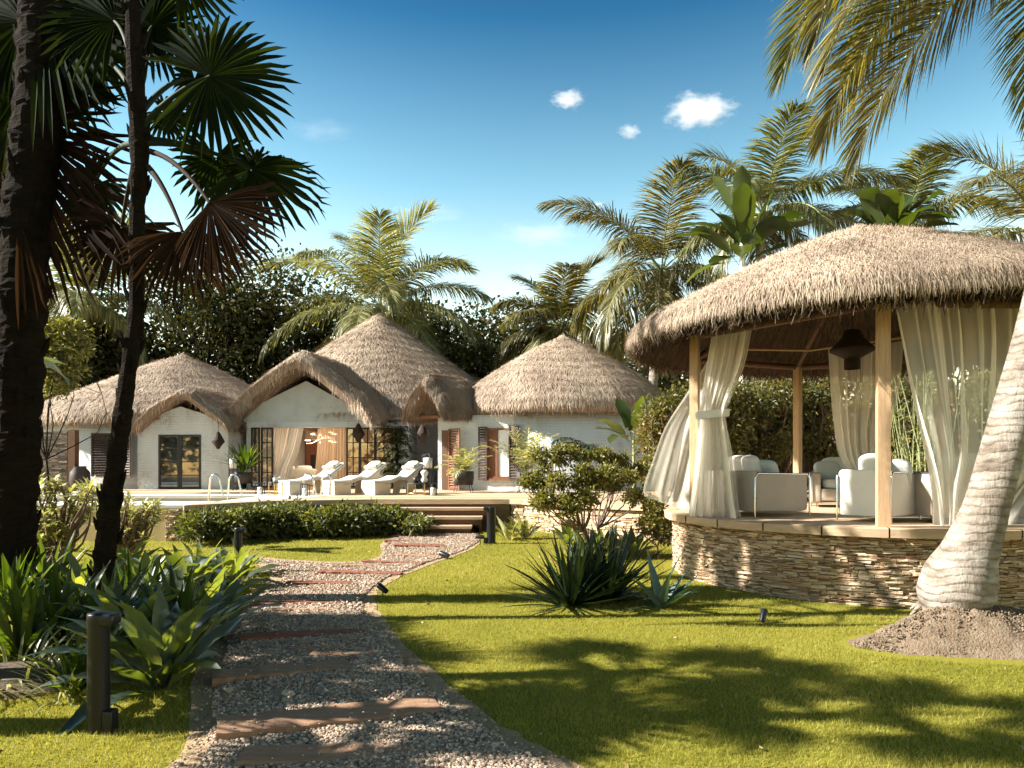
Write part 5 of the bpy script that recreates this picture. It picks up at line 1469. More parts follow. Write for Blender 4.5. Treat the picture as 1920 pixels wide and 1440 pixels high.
V = ico[None] * (.004 + .008 * rng.random((n, 1, 1)) ** 2) * (1 + .2 * rng.normal(size=(n, 12, 1))) + np.stack([xx, yy, zz], 1)[:, None]
mb.add(V.reshape(-1, 3), (np.arange(n)[:, None, None] * 12 + icof[None]).reshape(-1, 3)); mb.build('clods', M['mound'], md)
mb = MB()
for k in range(26):
    a = rng.uniform(0, 2 * PI); q = NP([3.86, 5.86, .21]); e = q + NP([math.cos(a) * rng.uniform(.3, .75), math.sin(a) * rng.uniform(.15, .34), -.14]); mb.tube(bent(q, e, 7, rng, .1), np.linspace(.022, .006, 7), 5)
mb.build('roots', M['mound'], md)
# ----------------------------------------------------- fan palms, left side
def rough_trunk(name_mat, pts, rad, t, rng, sides=16, scale=1.0, stubs=60, stubmat='bark'):
    mb = MB(); pts = NP(pts, float)
    seg = np.r_[0, np.cumsum(np.linalg.norm(np.diff(pts, axis=0), axis=1))]; n = int(seg[-1] / .05); s_ = np.linspace(0, seg[-1], n)
    q = np.stack([np.interp(s_, seg, pts[:, i]) for i in range(3)], 1); r = np.interp(s_, seg, rad)
    ker = np.hanning(15); ker /= ker.sum()
    for i in range(3): q[:, i] = np.convolve(np.r_[2 * q[0, i] - q[1:8, i][::-1], q[:, i], 2 * q[-1, i] - q[-8:-1, i][::-1]], ker, 'valid')
    th = np.arange(sides)
    lump = 1 + .10 * rng.random((n, sides)) - .05 + .06 * np.sin(s_[:, None] * 19 + th[None] * 1.3) + .04 * np.sin(s_[:, None] * 7)
    mb.tube(q, r, sides, True, 0, False, lump)
    for k in range(stubs):
        i = rng.integers(3, n - 3); a = rng.random() * 6.28; d = NP([math.cos(a), math.sin(a), 0]); p = q[i] + d * r[i] * .85
        l = rng.uniform(.05, .14) * scale
        mb.tube([p - NP([0, 0, .03]), p + d * l * .35 + NP([0, 0, l * .6]), p + d * l * .55 + NP([0, 0, l * 1.2])], NP([.03, .022, .006]) * scale, 5, True, 0, False)
    return mb.build('trunk', name_mat, t)


Y1 = 7.5
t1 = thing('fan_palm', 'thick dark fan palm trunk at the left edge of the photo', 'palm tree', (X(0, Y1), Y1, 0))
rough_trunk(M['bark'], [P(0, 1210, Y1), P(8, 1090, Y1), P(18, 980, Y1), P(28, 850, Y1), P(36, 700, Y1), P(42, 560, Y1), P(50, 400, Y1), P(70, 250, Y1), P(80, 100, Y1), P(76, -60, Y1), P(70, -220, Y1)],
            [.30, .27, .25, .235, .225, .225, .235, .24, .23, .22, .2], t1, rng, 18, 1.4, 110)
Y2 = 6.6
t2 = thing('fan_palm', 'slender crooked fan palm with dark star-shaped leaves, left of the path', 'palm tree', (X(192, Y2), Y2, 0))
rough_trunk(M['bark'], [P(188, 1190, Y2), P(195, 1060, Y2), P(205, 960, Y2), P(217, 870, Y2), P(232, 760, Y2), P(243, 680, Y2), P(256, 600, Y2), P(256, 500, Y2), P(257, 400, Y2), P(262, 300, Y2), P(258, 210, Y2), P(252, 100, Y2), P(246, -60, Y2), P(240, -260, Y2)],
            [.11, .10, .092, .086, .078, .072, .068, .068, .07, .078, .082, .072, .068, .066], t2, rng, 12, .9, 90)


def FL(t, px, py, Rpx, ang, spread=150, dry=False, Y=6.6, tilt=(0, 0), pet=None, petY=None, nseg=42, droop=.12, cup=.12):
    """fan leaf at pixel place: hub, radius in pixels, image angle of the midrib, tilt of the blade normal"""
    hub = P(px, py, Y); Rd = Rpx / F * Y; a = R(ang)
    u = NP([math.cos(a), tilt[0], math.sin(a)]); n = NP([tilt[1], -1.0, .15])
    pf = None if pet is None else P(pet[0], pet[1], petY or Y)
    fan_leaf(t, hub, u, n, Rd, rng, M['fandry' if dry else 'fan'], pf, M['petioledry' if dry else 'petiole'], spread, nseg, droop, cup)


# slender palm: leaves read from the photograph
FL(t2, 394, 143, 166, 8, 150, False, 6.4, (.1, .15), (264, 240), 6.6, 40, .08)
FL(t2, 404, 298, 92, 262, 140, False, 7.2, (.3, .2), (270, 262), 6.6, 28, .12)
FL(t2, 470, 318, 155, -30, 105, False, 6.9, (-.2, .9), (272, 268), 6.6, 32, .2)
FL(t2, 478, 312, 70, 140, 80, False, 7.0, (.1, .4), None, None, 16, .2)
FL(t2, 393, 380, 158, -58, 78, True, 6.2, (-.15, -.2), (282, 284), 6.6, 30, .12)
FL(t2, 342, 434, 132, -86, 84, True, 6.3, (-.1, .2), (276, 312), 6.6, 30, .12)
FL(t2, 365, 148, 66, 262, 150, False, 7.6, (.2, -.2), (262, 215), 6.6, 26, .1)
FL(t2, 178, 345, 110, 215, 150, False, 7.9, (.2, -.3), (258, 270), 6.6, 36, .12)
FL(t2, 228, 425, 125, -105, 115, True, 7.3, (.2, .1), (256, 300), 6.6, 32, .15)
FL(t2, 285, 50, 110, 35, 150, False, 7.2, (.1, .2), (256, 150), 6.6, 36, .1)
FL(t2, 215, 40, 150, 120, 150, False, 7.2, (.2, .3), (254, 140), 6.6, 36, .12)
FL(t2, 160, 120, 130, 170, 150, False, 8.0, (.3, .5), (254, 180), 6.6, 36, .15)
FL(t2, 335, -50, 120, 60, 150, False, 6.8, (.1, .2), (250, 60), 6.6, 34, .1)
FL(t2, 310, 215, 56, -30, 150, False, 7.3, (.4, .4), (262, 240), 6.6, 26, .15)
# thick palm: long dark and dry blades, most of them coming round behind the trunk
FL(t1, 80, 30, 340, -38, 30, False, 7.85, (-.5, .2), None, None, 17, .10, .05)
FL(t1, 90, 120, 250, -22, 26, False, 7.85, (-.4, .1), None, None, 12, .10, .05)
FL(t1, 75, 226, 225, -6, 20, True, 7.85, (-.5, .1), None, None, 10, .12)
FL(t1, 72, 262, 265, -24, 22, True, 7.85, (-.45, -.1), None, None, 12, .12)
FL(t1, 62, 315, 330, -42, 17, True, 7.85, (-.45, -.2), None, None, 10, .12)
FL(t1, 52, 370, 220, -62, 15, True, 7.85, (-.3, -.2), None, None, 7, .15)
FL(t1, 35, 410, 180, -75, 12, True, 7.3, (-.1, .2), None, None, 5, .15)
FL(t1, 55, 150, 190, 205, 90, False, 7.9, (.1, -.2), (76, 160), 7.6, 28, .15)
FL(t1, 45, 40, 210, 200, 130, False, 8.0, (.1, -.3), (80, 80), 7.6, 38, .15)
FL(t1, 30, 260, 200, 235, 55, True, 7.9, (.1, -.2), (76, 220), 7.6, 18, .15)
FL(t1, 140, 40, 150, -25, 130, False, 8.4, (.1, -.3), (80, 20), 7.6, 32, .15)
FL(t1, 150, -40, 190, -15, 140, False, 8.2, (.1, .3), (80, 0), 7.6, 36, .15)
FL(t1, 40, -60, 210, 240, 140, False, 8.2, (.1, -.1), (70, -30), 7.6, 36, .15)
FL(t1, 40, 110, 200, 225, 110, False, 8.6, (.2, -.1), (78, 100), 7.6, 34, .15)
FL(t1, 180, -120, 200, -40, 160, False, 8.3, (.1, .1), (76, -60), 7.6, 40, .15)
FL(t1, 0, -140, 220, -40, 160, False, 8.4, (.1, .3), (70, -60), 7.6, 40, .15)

# palms standing left of the frame, whose shadows cross the path and lawn
def offpalm(x, y, h, lab, n=16, Lr=1.0, lean=(0, 0), seed=3, r=.16, stalk=1.1):
    rg = np.random.default_rng(seed)
    t = thing('fan_palm', lab, 'palm tree', (x, y, 0), 'fan palms left of the view')
    top = NP([x + lean[0], y + lean[1], h])
    rough_trunk(M['bark'], [(x, y, -.1), (x + lean[0] * .3 + .1, y + lean[1] * .3, h * .33), (x + lean[0] * .7 - .08, y + lean[1] * .7, h * .7), top], [r * 1.2, r, r * .9, r], t, rg, 12, 1, 40)
    for i in range(n):
        a = i * 2.4; el = R(75 - 110 * i / n); d = NP([math.cos(a) * math.cos(el), math.sin(a) * math.cos(el), math.sin(el)])
        hub = top + d * stalk * rg.uniform(.8, 1.2); nn = NP([-math.cos(a) * math.sin(el), -math.sin(a) * math.sin(el), math.cos(el)]) + rg.normal(size=3) * .2
        fan_leaf(t, hub, d + NP([0, 0, -.15]), nn, Lr * rg.uniform(.85, 1.1), rg, M['fandry' if i > n * .75 else 'fan'], top, M['petiole'], 140, 34)
    return t


offpalm(-5.75, 4.5, 4.5, 'fan palm just outside the left edge, its crown shading the lawn', 9, .52, (-.1, .1), 3, .10, .55)
offpalm(-6.0, 3.9, 5.2, 'second fan palm outside the left edge, leaning to the camera side', 7, .52, (.2, -.2), 5, .09, .6)
offpalm(-4.9, 3.75, 2.7, 'short fan palm beside the camera, out of the frame to the left', 12, .6, (.1, .05), 9, .08, .6)
offpalm(-6.6, 5.1, 2.9, 'slim fan palm left of the frame, its shadow dappling the path', 11, .6, (.1, .05), 21, .08, .6)
offpalm(-7.9, 5.7, 3.5, 'fan palm left of the frame beside the thick trunk, shading the bed', 12, .65, (.1, .05), 14, .09, .6)
0 and offpalm(-9.5, 5.6, 6.2, 'tall fan palm beyond the thick trunk, out of the frame', 16, .9, (.1, .1), 11, .15, .9)

# -------------------------------------------------------------- leaf bed left
LB = [(G(305, 1290), 20, .92, .20, 'broad', (30, 82), 'big silver-green leafy clump at the path edge, right of the near bollard'),
      (G(235, 1215), 16, .80, .16, 'broad', (35, 85), 'broad-leaved clump directly behind the near bollard'),
      (G(430, 1100), 15, .72, .15, 'broad', (25, 80), 'silver-leaved clump at the far tip of the bed, before the small bollard'),
      (G(350, 1112), 15, .78, .16, 'broad', (30, 80), 'broad-leaved clump in the bed below the stone pier'),
      (G(275, 1118), 15, .80, .16, 'broad', (30, 80), 'broad-leaved clump right of the slender palm trunk'),
      (G(395, 1140), 14, .66, .13, 'broad', (25, 75), 'low leafy clump on the lawn side of the bed'),
      (G(230, 1085), 13, .8, .15, 'broad', (30, 80), 'leafy clump behind the slender trunk base'),
      (G(320, 1165), 14, .70, .14, 'broad', (30, 80), 'leafy clump in the middle of the bed'),
      (G(405, 1195), 14, .80, .12, 'broad', (20, 75), 'silvery clump whose long leaf tips reach over the path edge'),
      (G(455, 1078), 14, .62, .11, 'broad', (25, 80), 'silvery clump in front of the small bollard foot'),
      (G(160, 1140), 14, .85, .13, 'broad', (35, 85), 'broad-leaved clump left of the slender trunk'),
      (G(375, 1085), 14, .72, .12, 'broad', (30, 85), 'broad-leaved clump at the back of the bed, before the hedge end')]
for b, n, L, W, pr_, el, lab in LB:
    clump('leafy_clump', lab, 'plant', b, int(n * 1.7), L * .88, W * .82, rng, M['broad'], pr_, el, (25, 75), .22, 'broad-leaved clumps of the left bed', .22, .07, 9)
SB = [(G(45, 1230), 22, .85, .085, 'upright sword-leaved clump at the left edge of the photo'), (G(110, 1205), 22, .85, .085, 'sword-leaved clump between the two fan palm trunks'),
      (G(200, 1200), 20, .85, .08, 'sword-leaved clump at the foot of the slender palm'), (G(330, 1215), 22, .85, .075, 'narrow-leaved clump behind the big silver-green one'),
      (G(20, 1150), 20, .9, .09, 'sword-leaved clump at the foot of the thick trunk'), (G(150, 1290), 16, .6, .05, 'arching narrow-leaved clump left of the near bollard'), (G(250, 1150), 20, .8, .07, 'narrow-leaved clump among the broad leaves'),
      (G(90, 1120), 18, .85, .08, 'dark sword-leaved clump behind, between the trunks')]
for b, n, L, W, lab in SB:
    clump('sword_leaf_clump', lab, 'plant', b, int(n * 1.5), L * .88, W * .8, rng, M['strap'], 'strap', (35, 88), (5, 45), .35, 'sword-leaved clumps of the left bed', .0, .12, 7)
clump('variegated_grass', 'pale variegated arching foliage low in the left corner', 'plant', G(25, 1275), 90, .50, .022, rng, M['pale'], 'strap', (10, 80), (40, 110), .3, None, 0, .35, 7)
clump('variegated_grass', 'pale fine-leaved tuft left of the near bollard foot', 'plant', G(125, 1300), 50, .42, .014, rng, M['pale'], 'strap', (10, 70), (40, 100), .3, None, 0, .15, 7)
mdl = MB(); mdl.rbox((X(20, 4.75), 4.75, -.03), (1.2, .8, .26), 0, .95); tag(mdl.build('soil_mound', M['soil'], loc=(X(30, 4.55), 4.55, 0)), 'dark soil mound in shadow at the lower left', 'mound')

# whorled pale shrubs by the pool
def whorl_shrub(name, lab, base, pts, L, W, nl, rng, mat='pale', r0=.03):
    t = thing(name, lab, 'shrub', base); mb = MB(); lb = MB(); base = NP(base, float)
    for p in pts:
        p = NP(p); f = base + (p - base) * .45 + NP([0, 0, .05]) + rng.normal(size=3) * .04
        mb.tube(np.vstack([bent(base, f, 5, rng, .1), bent(f, p, 5, rng, .12)[1:]]), np.linspace(r0, r0 * .25, 9), 5)
        ax = nrm(p - f); 
        for k in range(nl):
            a = k * 2.4; el = R(rng.uniform(0, 75)); e_ = rng.uniform(-.15, .02)
            blade(lb, p + ax * e_, a, el, L * rng.uniform(.7, 1.1), W, R(rng.uniform(10, 50)), 'broad', .3, 5, 0, 0, rng)
    mb.build('stems', M['twig'], t); lb.build('foliage', M[mat], t)


def px_cloud(pts, Y, dy, rng, per=1, jit=8):
    return [P(a + rng.normal() * jit, b + rng.normal() * jit, Y + rng.uniform(-dy, dy)) for a, b in pts for _ in range(per)]


whorl_shrub('rosette_shrub', 'sunlit pale green rosette shrub between the palm trunks, before the pool', G(95, 1085), px_cloud([(60, 905), (80, 925), (110, 905), (55, 960), (95, 965), (130, 940), (160, 910), (175, 925), (150, 960), (120, 985), (70, 990), (45, 930), (45, 985), (30, 945), (85, 1005)], 9.1, .5, rng, 6), .16, .045, 12, rng)
whorl_shrub('rosette_shrub', 'pale rosette shrub behind the slender trunk, against the ochre pool wall', G(235, 1060), px_cloud([(215, 945), (240, 940), (265, 950), (285, 965), (230, 965), (255, 975), (275, 985), (205, 970), (190, 955), (295, 950), (240, 990), (180, 985)], 10.2, .4, rng, 6), .14, .04, 12, rng)
whorl_shrub('red_shrub', 'low reddish shrub in shade at the foot of the thick trunk', G(75, 1110), px_cloud([(70, 1010), (95, 1020), (60, 1035), (110, 1000), (85, 1045)], 8.6, .3, rng, 3), .16, .05, 9, rng, 'shrubback')

# --------------------------------------------------------------------- hedge
cl = []
for i in range(34):
    px = 366 + i * 12.5; Yh = min(13.05 + .105 * i, 14.4) + (0.5 if i > 24 else 0) + .12 * math.sin(i * .9)
    top = 957 + 9 * math.sin(i * 1.7) + rng.normal() * 7 + (10 if i > 31 else 0)
    for dd in (0, .55):
        zt = Z(top, Yh); c = NP([X(px, Yh), Yh + dd, zt * .56]); cl.append((c, NP([.30, .40, zt * .38])))
bush_tree('hedge', 'low clipped leafy hedge in front of the pool terrace', 'hedge', (X(560, 14.6), 14.6, 0), cl, 24000, .115, .055, M['hedge'], M['twig'], rng, .02, hollow=.5)

# ------------------------------------------------------------- lawn bed right
cs = [P(a, b, Y) for a, b, Y in ((1010, 870, 11.5), (1045, 850, 11.7), (1085, 845, 11.9), (1125, 850, 12.1), (1165, 860, 12.2), (1000, 905, 11.4), (1040, 905, 11.2), (1080, 885, 11.3), (1120, 895, 11.5), (1160, 900, 11.8), (1190, 880, 12.2), (1020, 940, 11.3), (1060, 945, 11.1), (1110, 925, 11.3), (1195, 915, 12.2))]
bush_tree('garden_shrub', 'open rounded shrub with dark twisted stems in front of the right cottage', 'shrub', G(1110, 1035), [(c + rng.normal(size=3) * .08, NP([.17, .18, .12]) * rng.uniform(.7, 1.25)) for c in cs + cs], 12500, .065, .034, M['shrub'], M['twig'], rng, .035, trunkh=.28, stems=5, hollow=.15)
cs = [P(a, b, 11.3) for a, b in ((1225, 950), (1240, 975), (1215, 985), (1245, 1000))]
bush_tree('garden_shrub', 'small dark shrub squeezed against the left side of the gazebo base', 'shrub', G(1235, 1050), [(c, NP([.18, .2, .17])) for c in cs], 2600, .06, .032, M['shrub'], M['twig'], rng, .02, hollow=.3)
for px, py, n, L, lab in ((955, 1012, 20, .55, 'yellow-green leafy clump just right of the tall bollard'), (985, 1010, 20, .6, 'leafy clump with pale leaves left of the garden shrub stems'), (1065, 1020, 20, .6, 'leafy clump under the garden shrub'), (1135, 1035, 22, .65, 'leafy clump right of the garden shrub stems'), (1185, 1045, 20, .62, 'leafy clump left of the gazebo base'), (1100, 1050, 18, .6, 'leafy clump behind the dark spiky one')):
    clump('leafy_clump', lab, 'plant', G(px, py), n, L, .12, rng, M['pale' if px < 1000 else 'broad'], 'broad', (35, 85), (15, 60), .25, 'leafy clumps of the lawn bed', .15, .1, 7)
def spiky(lab, b, n, L, W, mat, el=(0, 88)):
    clump('spiky_plant', lab, 'plant', b, n, L, W, rng, M[mat], 'spike', el, (-5, 22), .35, 'spiky plants on the lawn', 0, .05, 6)
spiky('wide dark spiky rosette on the lawn, left one of the pair', G(1068, 1135), 110, .88, .06, 'agave')
spiky('dark spiky rosette behind and right of the widest one', G(1140, 1125), 110, .92, .06, 'agave', (10, 88))
spiky('narrow dark spiky rosette filling the gap between its two neighbours', G(1105, 1128), 70, .85, .055, 'agave', (30, 88))
clump('agave', 'blue-green broad agave at the foot of the gazebo wall', 'plant', G(1240, 1140), 13, .62, .13, rng, M['agaveblue'], 'spike', (15, 78), (0, 30), .45, None, .0, .06, 8)

# banana-like plants near the right cottage
def banana(lab, base, h, n, L, W, rng, r=.06, el=(15, 88), droop=(30, 100), petiole=.35, mat='banana', group=None, name='banana_plant', stemmat='rachis'):
    base = NP(base, float); t = thing(name, lab, 'banana plant', base, group)
    mb = MB(); mb.tube([base - NP([0, 0, .05]), base + NP([.02, 0, h * .5]), base + NP([0, 0, h])], [r * 1.2, r, r * .7], 10); mb.build('stem', M[stemmat], t)
    mb = MB()
    for i in range(n):
        f = (i + .5) / n; blade(mb, base + NP([0, 0, h * rng.uniform(.88, 1)]), i * 2.4 + rng.normal() * .3, R(el[1] + (el[0] - el[1]) * f), L * rng.uniform(.8, 1.1), W, R(rng.uniform(*droop)) * (.4 + .6 * f), 'paddle', .3, 14, 0, .10, rng, rng.normal() * .5)
    mb.build('leaves', M[mat], t)


banana('upright banana plant beside the round wall of the right cottage', (X(1188, 18), 18, .0), 2.2, 9, 1.5, .36, rng, .05, (10, 88))
t = thing('feather_palm_plant', 'low feathery palm behind the garden shrub', 'palm plant', (X(1100, 17), 17, .5)); mb = MB()
for i in range(11): frond(mb, P(1100, 850, 17), -2.6 + i * .5, R(rng.uniform(10, 60)), rng.uniform(.8, 1.15), R(80), 22, .42, .04, rng, .5, 0, 0, .015)
mb.build('fronds', M['agave'], t); mb = MB(); mb.tube([(X(1100, 17), 17, .3), P(1100, 850, 17)], .05, 8); mb.build('stem', M['twig'], t)
t = thing('banana_plant', 'torn yellow-edged banana leaf hanging behind the thick left trunk', 'banana plant', (X(-30, 12), 12, 0)); b0 = NP(t.location)
mb = MB(); mb.tube([b0, P(-20, 800, 12)], [.12, .09], 10); mb.build('stem', M['rachis'], t)
mb = MB(); blade(mb, P(-10, 740, 12), -.25, R(45), 1.9, .42, R(105), 'paddle', .25, 16, 0, .12, rng, .6); blade(mb, P(-10, 760, 12), .3, R(70), 1.5, .4, R(90), 'paddle', .25, 16, 0, .1, rng, .2); blade(mb, P(-15, 750, 12), 2.6, R(70), 1.6, .4, R(70), 'paddle', .25, 16, 0, .1, rng, .2)
mb.build('leaves', M['banana'], t)

# shrubs behind the gazebo
for i, (px, Y, top, sp, lab) in enumerate(((1262, 15.5, 722, 44, 'tall shrub behind the blown curtain'), (1320, 15.8, 715, 70, 'tall reddish-stemmed shrub behind the tied curtain'), (1420, 16.2, 700, 75, 'wide shrub with pale bare stems seen through the gazebo'), (1520, 16.4, 700, 70, 'tall shrub right of the back gazebo post'), (1625, 17, 690, 70, 'shrub behind the back curtain of the gazebo'), (1830, 16.8, 690, 95, 'shrub seen through the wide sheer curtain'), (1960, 15, 700, 80, 'shrub at the far right behind the gazebo'))):
    zt = Z(top, Y); r = sp / F * Y; cl = []
    for k in range(26):
        a = rng.random() * 6.28; q = rng.random() ** .6; z = rng.uniform(.7, 1) * zt if k < 15 else rng.uniform(.3, .75) * zt
        cl.append((NP([X(px, Y) + math.cos(a) * q * r, Y + math.sin(a) * q * r * .8, z - .3]), NP([.42, .42, .36]) * rng.uniform(.8, 1.2)))
    bush_tree('tall_shrub', lab, 'shrub', (X(px, Y), Y, .0), cl, 9500, .105, .055, M['shrubback'], M['twig'], rng, .08, 'tall shrubs behind the gazebo', .3, 5, .1)
t = thing('bamboo_clump', 'slender yellow-green bamboo seen right of the front gazebo post', 'bamboo', (X(1725, 15), 15, 0)); mb = MB(); lb = MB()
for i in range(26):
    x = X(1725, 15) + rng.normal() * .42; y = 15 + rng.normal() * .4; h = rng.uniform(2.6, 4.0); tx = rng.normal() * .25
    q = NP([[x, y, -.05], [x + tx * .2, y, h * .5], [x + tx, y + rng.normal() * .2, h]]); mb.tube(q, [.018, .015, .006], 6)
    k = 55; f = rng.uniform(.2, 1, k)[:, None]; pts = q[0] * (1 - f) + q[2] * f + rng.normal(size=(k, 3)) * .14; leaf_cloud(lb, pts, .17, .025, rng, None, -.2)
mb.build('canes', M['rachis'], t); lb.build('foliage', M['shrub'], t)

# ----------------------------------------------------------- background trees
def big_tree(lab, px, Y, top, halfpx, nleaf, seed, mat='dark', L=.34, low=.15):
    rg = np.random.default_rng(seed); zt = Z(top, Y); r = halfpx / F * Y; x = X(px, Y); cl = []
    for k in range(34):
        a = rg.random() * 6.28; f = rg.random() ** .8; z = zt * (low + (1 - low) * f) - zt * .06
        q = rg.uniform(.35, 1) * r * math.sqrt(max(.15, 1 - ((f - .35) / .75) ** 2)); s_ = rg.uniform(.10, .17) * zt
        cl.append((NP([x + math.cos(a) * q, Y + math.sin(a) * q * .8, z]), NP([s_ * 1.2, s_ * 1.2, s_ * .8])))
    return bush_tree('broadleaf_tree', lab, 'tree', (x, Y, -.1), cl, nleaf, L, L * .55, M[mat], M['bark'], rg, .28, 'dark trees behind the houses', .3, 1, .45)


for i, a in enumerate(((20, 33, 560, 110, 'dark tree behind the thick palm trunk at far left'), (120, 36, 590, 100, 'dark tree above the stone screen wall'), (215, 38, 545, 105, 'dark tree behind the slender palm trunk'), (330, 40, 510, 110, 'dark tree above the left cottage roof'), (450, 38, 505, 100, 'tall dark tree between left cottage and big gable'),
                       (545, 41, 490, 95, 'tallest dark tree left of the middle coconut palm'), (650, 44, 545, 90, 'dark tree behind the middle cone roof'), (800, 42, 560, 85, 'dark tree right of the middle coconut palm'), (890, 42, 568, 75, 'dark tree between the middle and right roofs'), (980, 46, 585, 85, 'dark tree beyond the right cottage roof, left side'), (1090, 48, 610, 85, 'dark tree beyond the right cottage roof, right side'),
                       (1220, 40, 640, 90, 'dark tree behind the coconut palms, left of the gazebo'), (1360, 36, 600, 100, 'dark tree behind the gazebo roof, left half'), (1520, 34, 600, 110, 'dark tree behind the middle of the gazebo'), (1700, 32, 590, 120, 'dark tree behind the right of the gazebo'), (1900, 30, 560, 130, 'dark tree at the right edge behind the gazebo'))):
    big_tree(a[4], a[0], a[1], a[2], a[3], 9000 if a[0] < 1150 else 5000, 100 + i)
cl = [(P(a, b, 20), NP([.5, .5, .4])) for a, b in ((85, 620), (110, 650), (130, 620), (95, 680), (120, 690), (75, 650), (105, 720), (140, 650))]
bush_tree('sunlit_tree', 'sunlit small-leaved tree between the two fan palm trunks', 'tree', (X(100, 20), 20, 0), cl, 5200, .14, .075, M['shrub'], M['bark'], rng, .04, hollow=.3)
# far woodland closes the horizon
wd_ = MB(); xs = np.linspace(-90, 90, 150)
for i, x in enumerate(xs):
    for q in range(3):
        c = NP([x + rng.normal() * 1.0, 66 + 5 * q + rng.normal(), rng.uniform(1, 6)]); Pn, d = clump_points(c, NP([2.6, 2.0, 2.4]), 170, rng, .5); leaf_cloud(wd_, Pn, .75, .45, rng, d)
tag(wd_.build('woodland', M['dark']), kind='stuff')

wd2 = MB()
for i in range(90):
    x = rng.uniform(-45, 30); c = NP([x, rng.uniform(-22, -14), rng.uniform(.8, 8.5)]); Pn, d = clump_points(c, NP([2.2, 1.8, 1.9]), 150, rng, .5); leaf_cloud(wd2, Pn, .6, .36, rng, d)
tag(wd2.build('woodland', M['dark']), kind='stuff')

# ------------------------------------------------------ background coconuts
CP = [('coconut palm behind the middle cone roof, lit from the left', (714, 575), 36, 6.4, 24, 'frondpale', 1.45, -42),
      ('large coconut palm left of the gazebo roof, drooping golden fronds', (1240, 505), 25, 4.5, 17, 'frondgold', 1.15, -35),
      ('tall coconut palm behind the banana, above the gazebo', (1432, 400), 23, 3.9, 14, 'frond', 1.0, -25),
      ('small coconut palm between the middle and right roofs', (1050, 612), 33, 3.8, 16, 'frondgold', 1.2, -35),
      ('coconut palm at the upper right, its fronds hanging over the gazebo', (1960, 430), 15, 3.4, 16, 'frondgold', .95, -40),
      ('distant coconut palm at left, above the dark trees', (150, 560), 33, 4.6, 16, 'frondpale', 1.2, -25),
      ('coconut palm whose crown shows just above the gazebo ridge', (1700, 420), 24, 3.0, 11, 'frond', 1.0, -20)]
for i, (lab, (px, py), Y, L, nf, mt, ll, low) in enumerate(CP):
    rg = np.random.default_rng(40 + i)
    coconut('coconut_palm', lab, P(px, py, Y), (X(px, Y) + rg.normal() * .6, Y + .3, 0), L, nf, rg, M[mt], ll * 1.25, .030 * Y / 24 + .008, 135, .17, 'coconut palms behind the houses', low, .75)
banana('tall banana plant rising left of the gazebo roof peak', (X(1392, 19), 19, 0), Z(446, 19), 24, 1.9, .52, rng, .11, (0, 88), (5, 60), stemmat='coping')
banana('dark banana plant right behind the gazebo roof peak', (X(1665, 17), 17, 0), Z(415, 17), 26, 1.5, .55, rng, .12, (-5, 80), (10, 80))

# -------------------------------------------------------------------- clouds
def cloud(lab, px, py, wpx, hpx, Y=900, seed=1, dens=.05):
    c = P(px, py, Y); sx, sz = wpx / F * Y / 2, hpx / F * Y / 2
    rg = np.random.default_rng(seed); mb = MB(); mb.rbox((0, 0, 0), (2.5, 2.5, 2.7), 0, .99)
    m, nt, out = newmat('cloud_vapour'); v = coords(nt)
    ln = N(nt, 'ShaderNodeVectorMath', operation='LENGTH'); nt.links.new(v, ln.inputs[0])
    nz = N(nt, 'ShaderNodeTexNoise', Scale=2.4, Detail=9, Roughness=.66)
    mp = nt.nodes.new('ShaderNodeMapping'); mp.inputs['Location'].default_value = tuple(rg.uniform(0, 50, 3)); nt.links.new(v, mp.inputs[0]); nt.links.new(mp.outputs[0], nz.inputs['Vector'])
    a = N(nt, 'ShaderNodeMath', operation='MULTIPLY_ADD'); a.inputs[1].default_value = -.85; a.inputs[2].default_value = -.25; nt.links.new(ln.outputs['Value'], a.inputs[0])
    b = N(nt, 'ShaderNodeMath', operation='ADD'); n9 = N(nt, 'ShaderNodeMath', operation='MULTIPLY'); n9.inputs[1].default_value = 1.9; nt.links.new(nz.outputs[0], n9.inputs[0]); nt.links.new(a.outputs[0], b.inputs[0]); nt.links.new(n9.outputs[0], b.inputs[1])
    mu = N(nt, 'ShaderNodeMath', operation='MULTIPLY'); mu.inputs[1].default_value = dens * 6; mu.use_clamp = True; nt.links.new(b.outputs[0], mu.inputs[0])
    mx = N(nt, 'ShaderNodeMath', operation='MULTIPLY'); mx.inputs[1].default_value = dens * 5; nt.links.new(mu.outputs[0], mx.inputs[0])
    vol = N(nt, 'ShaderNodeVolumePrincipled'); vol.inputs['Color'].default_value = (.98, .98, .98, 1); vol.inputs['Anisotropy'].default_value = .2
    nt.links.new(mx.outputs[0], vol.inputs['Density']); nt.links.new(vol.outputs[0], out.inputs['Volume'])
    o = mb.build('cloud', m); o.location = tuple(c); o.scale = (sx, sx * .7, sz); tag(o, lab, 'cloud', 'small fair-weather clouds')


cloud('largest small white cloud, above the coconut palms', 1312, 208, 150, 62, seed=3)
cloud('small white cloud left of the largest one', 1066, 186, 76, 36, seed=5)
cloud('tiny puffy cloud just below and left of the largest', 1180, 247, 52, 32, seed=8)
cloud('faint tiny cloud low over the left coconut frond', 1122, 384, 34, 14, seed=11)
cloud('thin veil of cloud low above the right cottage', 1010, 440, 200, 46, seed=21, dens=.018)
cloud('thin veil of cloud right of the slender palm leaves', 800, 400, 170, 34, seed=22, dens=.015)
cloud('thin veil of cloud at mid height right of the fan leaves', 600, 245, 150, 34, seed=23, dens=.013)
cloud('pale low cloud bank just above the trees', 1020, 520, 260, 50, seed=24, dens=.010)

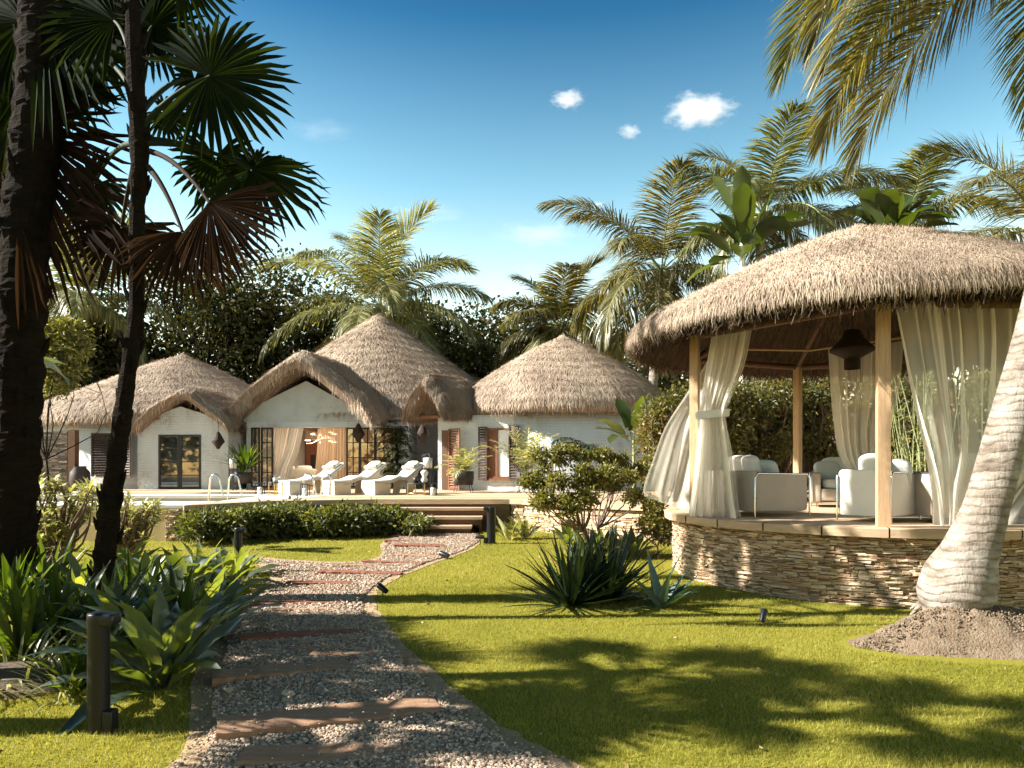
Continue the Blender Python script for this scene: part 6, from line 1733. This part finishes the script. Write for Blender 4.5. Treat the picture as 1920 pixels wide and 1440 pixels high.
# ------------------------------------------------------- sky, sun, camera
EL = 34.0; AZ = R(183)   # direction to the sun, counter-clockwise from +X
wdl = bpy.data.worlds.new('World'); sc.world = wdl; wdl.use_nodes = True; nt = wdl.node_tree; nt.nodes.clear()
ow = nt.nodes.new('ShaderNodeOutputWorld'); bg = nt.nodes.new('ShaderNodeBackground'); sky = nt.nodes.new('ShaderNodeTexSky')
sky.sky_type = 'NISHITA'; sky.sun_disc = False; sky.sun_elevation = R(EL); sky.sun_rotation = PI / 2 - AZ
sky.altitude = 0; sky.air_density = 1.25; sky.dust_density = .35; sky.ozone_density = 2.2
hs = N(nt, 'ShaderNodeHueSaturation'); hs.inputs['Saturation'].default_value = 1.12
tc = nt.nodes.new('ShaderNodeTexCoord'); sx = nt.nodes.new('ShaderNodeSeparateXYZ'); nt.links.new(tc.outputs['Generated'], sx.inputs[0])
rp = ramp(nt, sx.outputs[2], [(0.0, (4.3, 3.2, 2.3)), (0.10, (4.2, 3.3, 2.3)), (0.22, (3.8, 3.15, 2.25)), (0.38, (1.85, 2.1, 1.7)), (0.55, (.52, .88, .97)), (0.66, (.22, .32, .38)), (1.0, (.1, .14, .17))])
mm = N(nt, 'ShaderNodeMix', data_type='RGBA', blend_type='MULTIPLY'); mm.inputs[0].default_value = 1
nt.links.new(sky.outputs[0], mm.inputs[6]); nt.links.new(rp.outputs[0], mm.inputs[7]); nt.links.new(mm.outputs[2], hs.inputs['Color']); nt.links.new(hs.outputs[0], bg.inputs[0]); bg.inputs[1].default_value = .038; nt.links.new(bg.outputs[0], ow.inputs[0])
sd = bpy.data.lights.new('sun', 'SUN'); sd.energy = 5.0; sd.angle = R(.5); sd.color = (1, .95, .87)
so = bpy.data.objects.new('sun', sd); COL.objects.link(so)
dv = Vector((math.cos(R(EL)) * math.cos(AZ), math.cos(R(EL)) * math.sin(AZ), math.sin(R(EL))))
so.rotation_euler = dv.to_track_quat('Z', 'Y').to_euler(); so.location = (-20, 0, 30)

cd = bpy.data.cameras.new('camera'); cam = bpy.data.objects.new('camera', cd); COL.objects.link(cam); sc.camera = cam
cd.lens = 24; cd.sensor_width = 36; cd.shift_y = (HY - 720) / 1920; cd.clip_start = .05; cd.clip_end = 3000
cam.location = (0, 0, EYE); cam.rotation_euler = (PI / 2, 0, 0)
sc.view_settings.view_transform = 'Standard'; sc.view_settings.look = 'None'; sc.view_settings.exposure = 1.85; sc.view_settings.gamma = 1
sc.cycles.max_bounces = 7; sc.cycles.diffuse_bounces = 2; sc.cycles.glossy_bounces = 3; sc.cycles.transmission_bounces = 4; sc.cycles.transparent_max_bounces = 16; sc.cycles.volume_bounces = 4
sc.cycles.use_adaptive_sampling = True; sc.cycles.adaptive_threshold = .02
sc.cycles.use_denoising = True
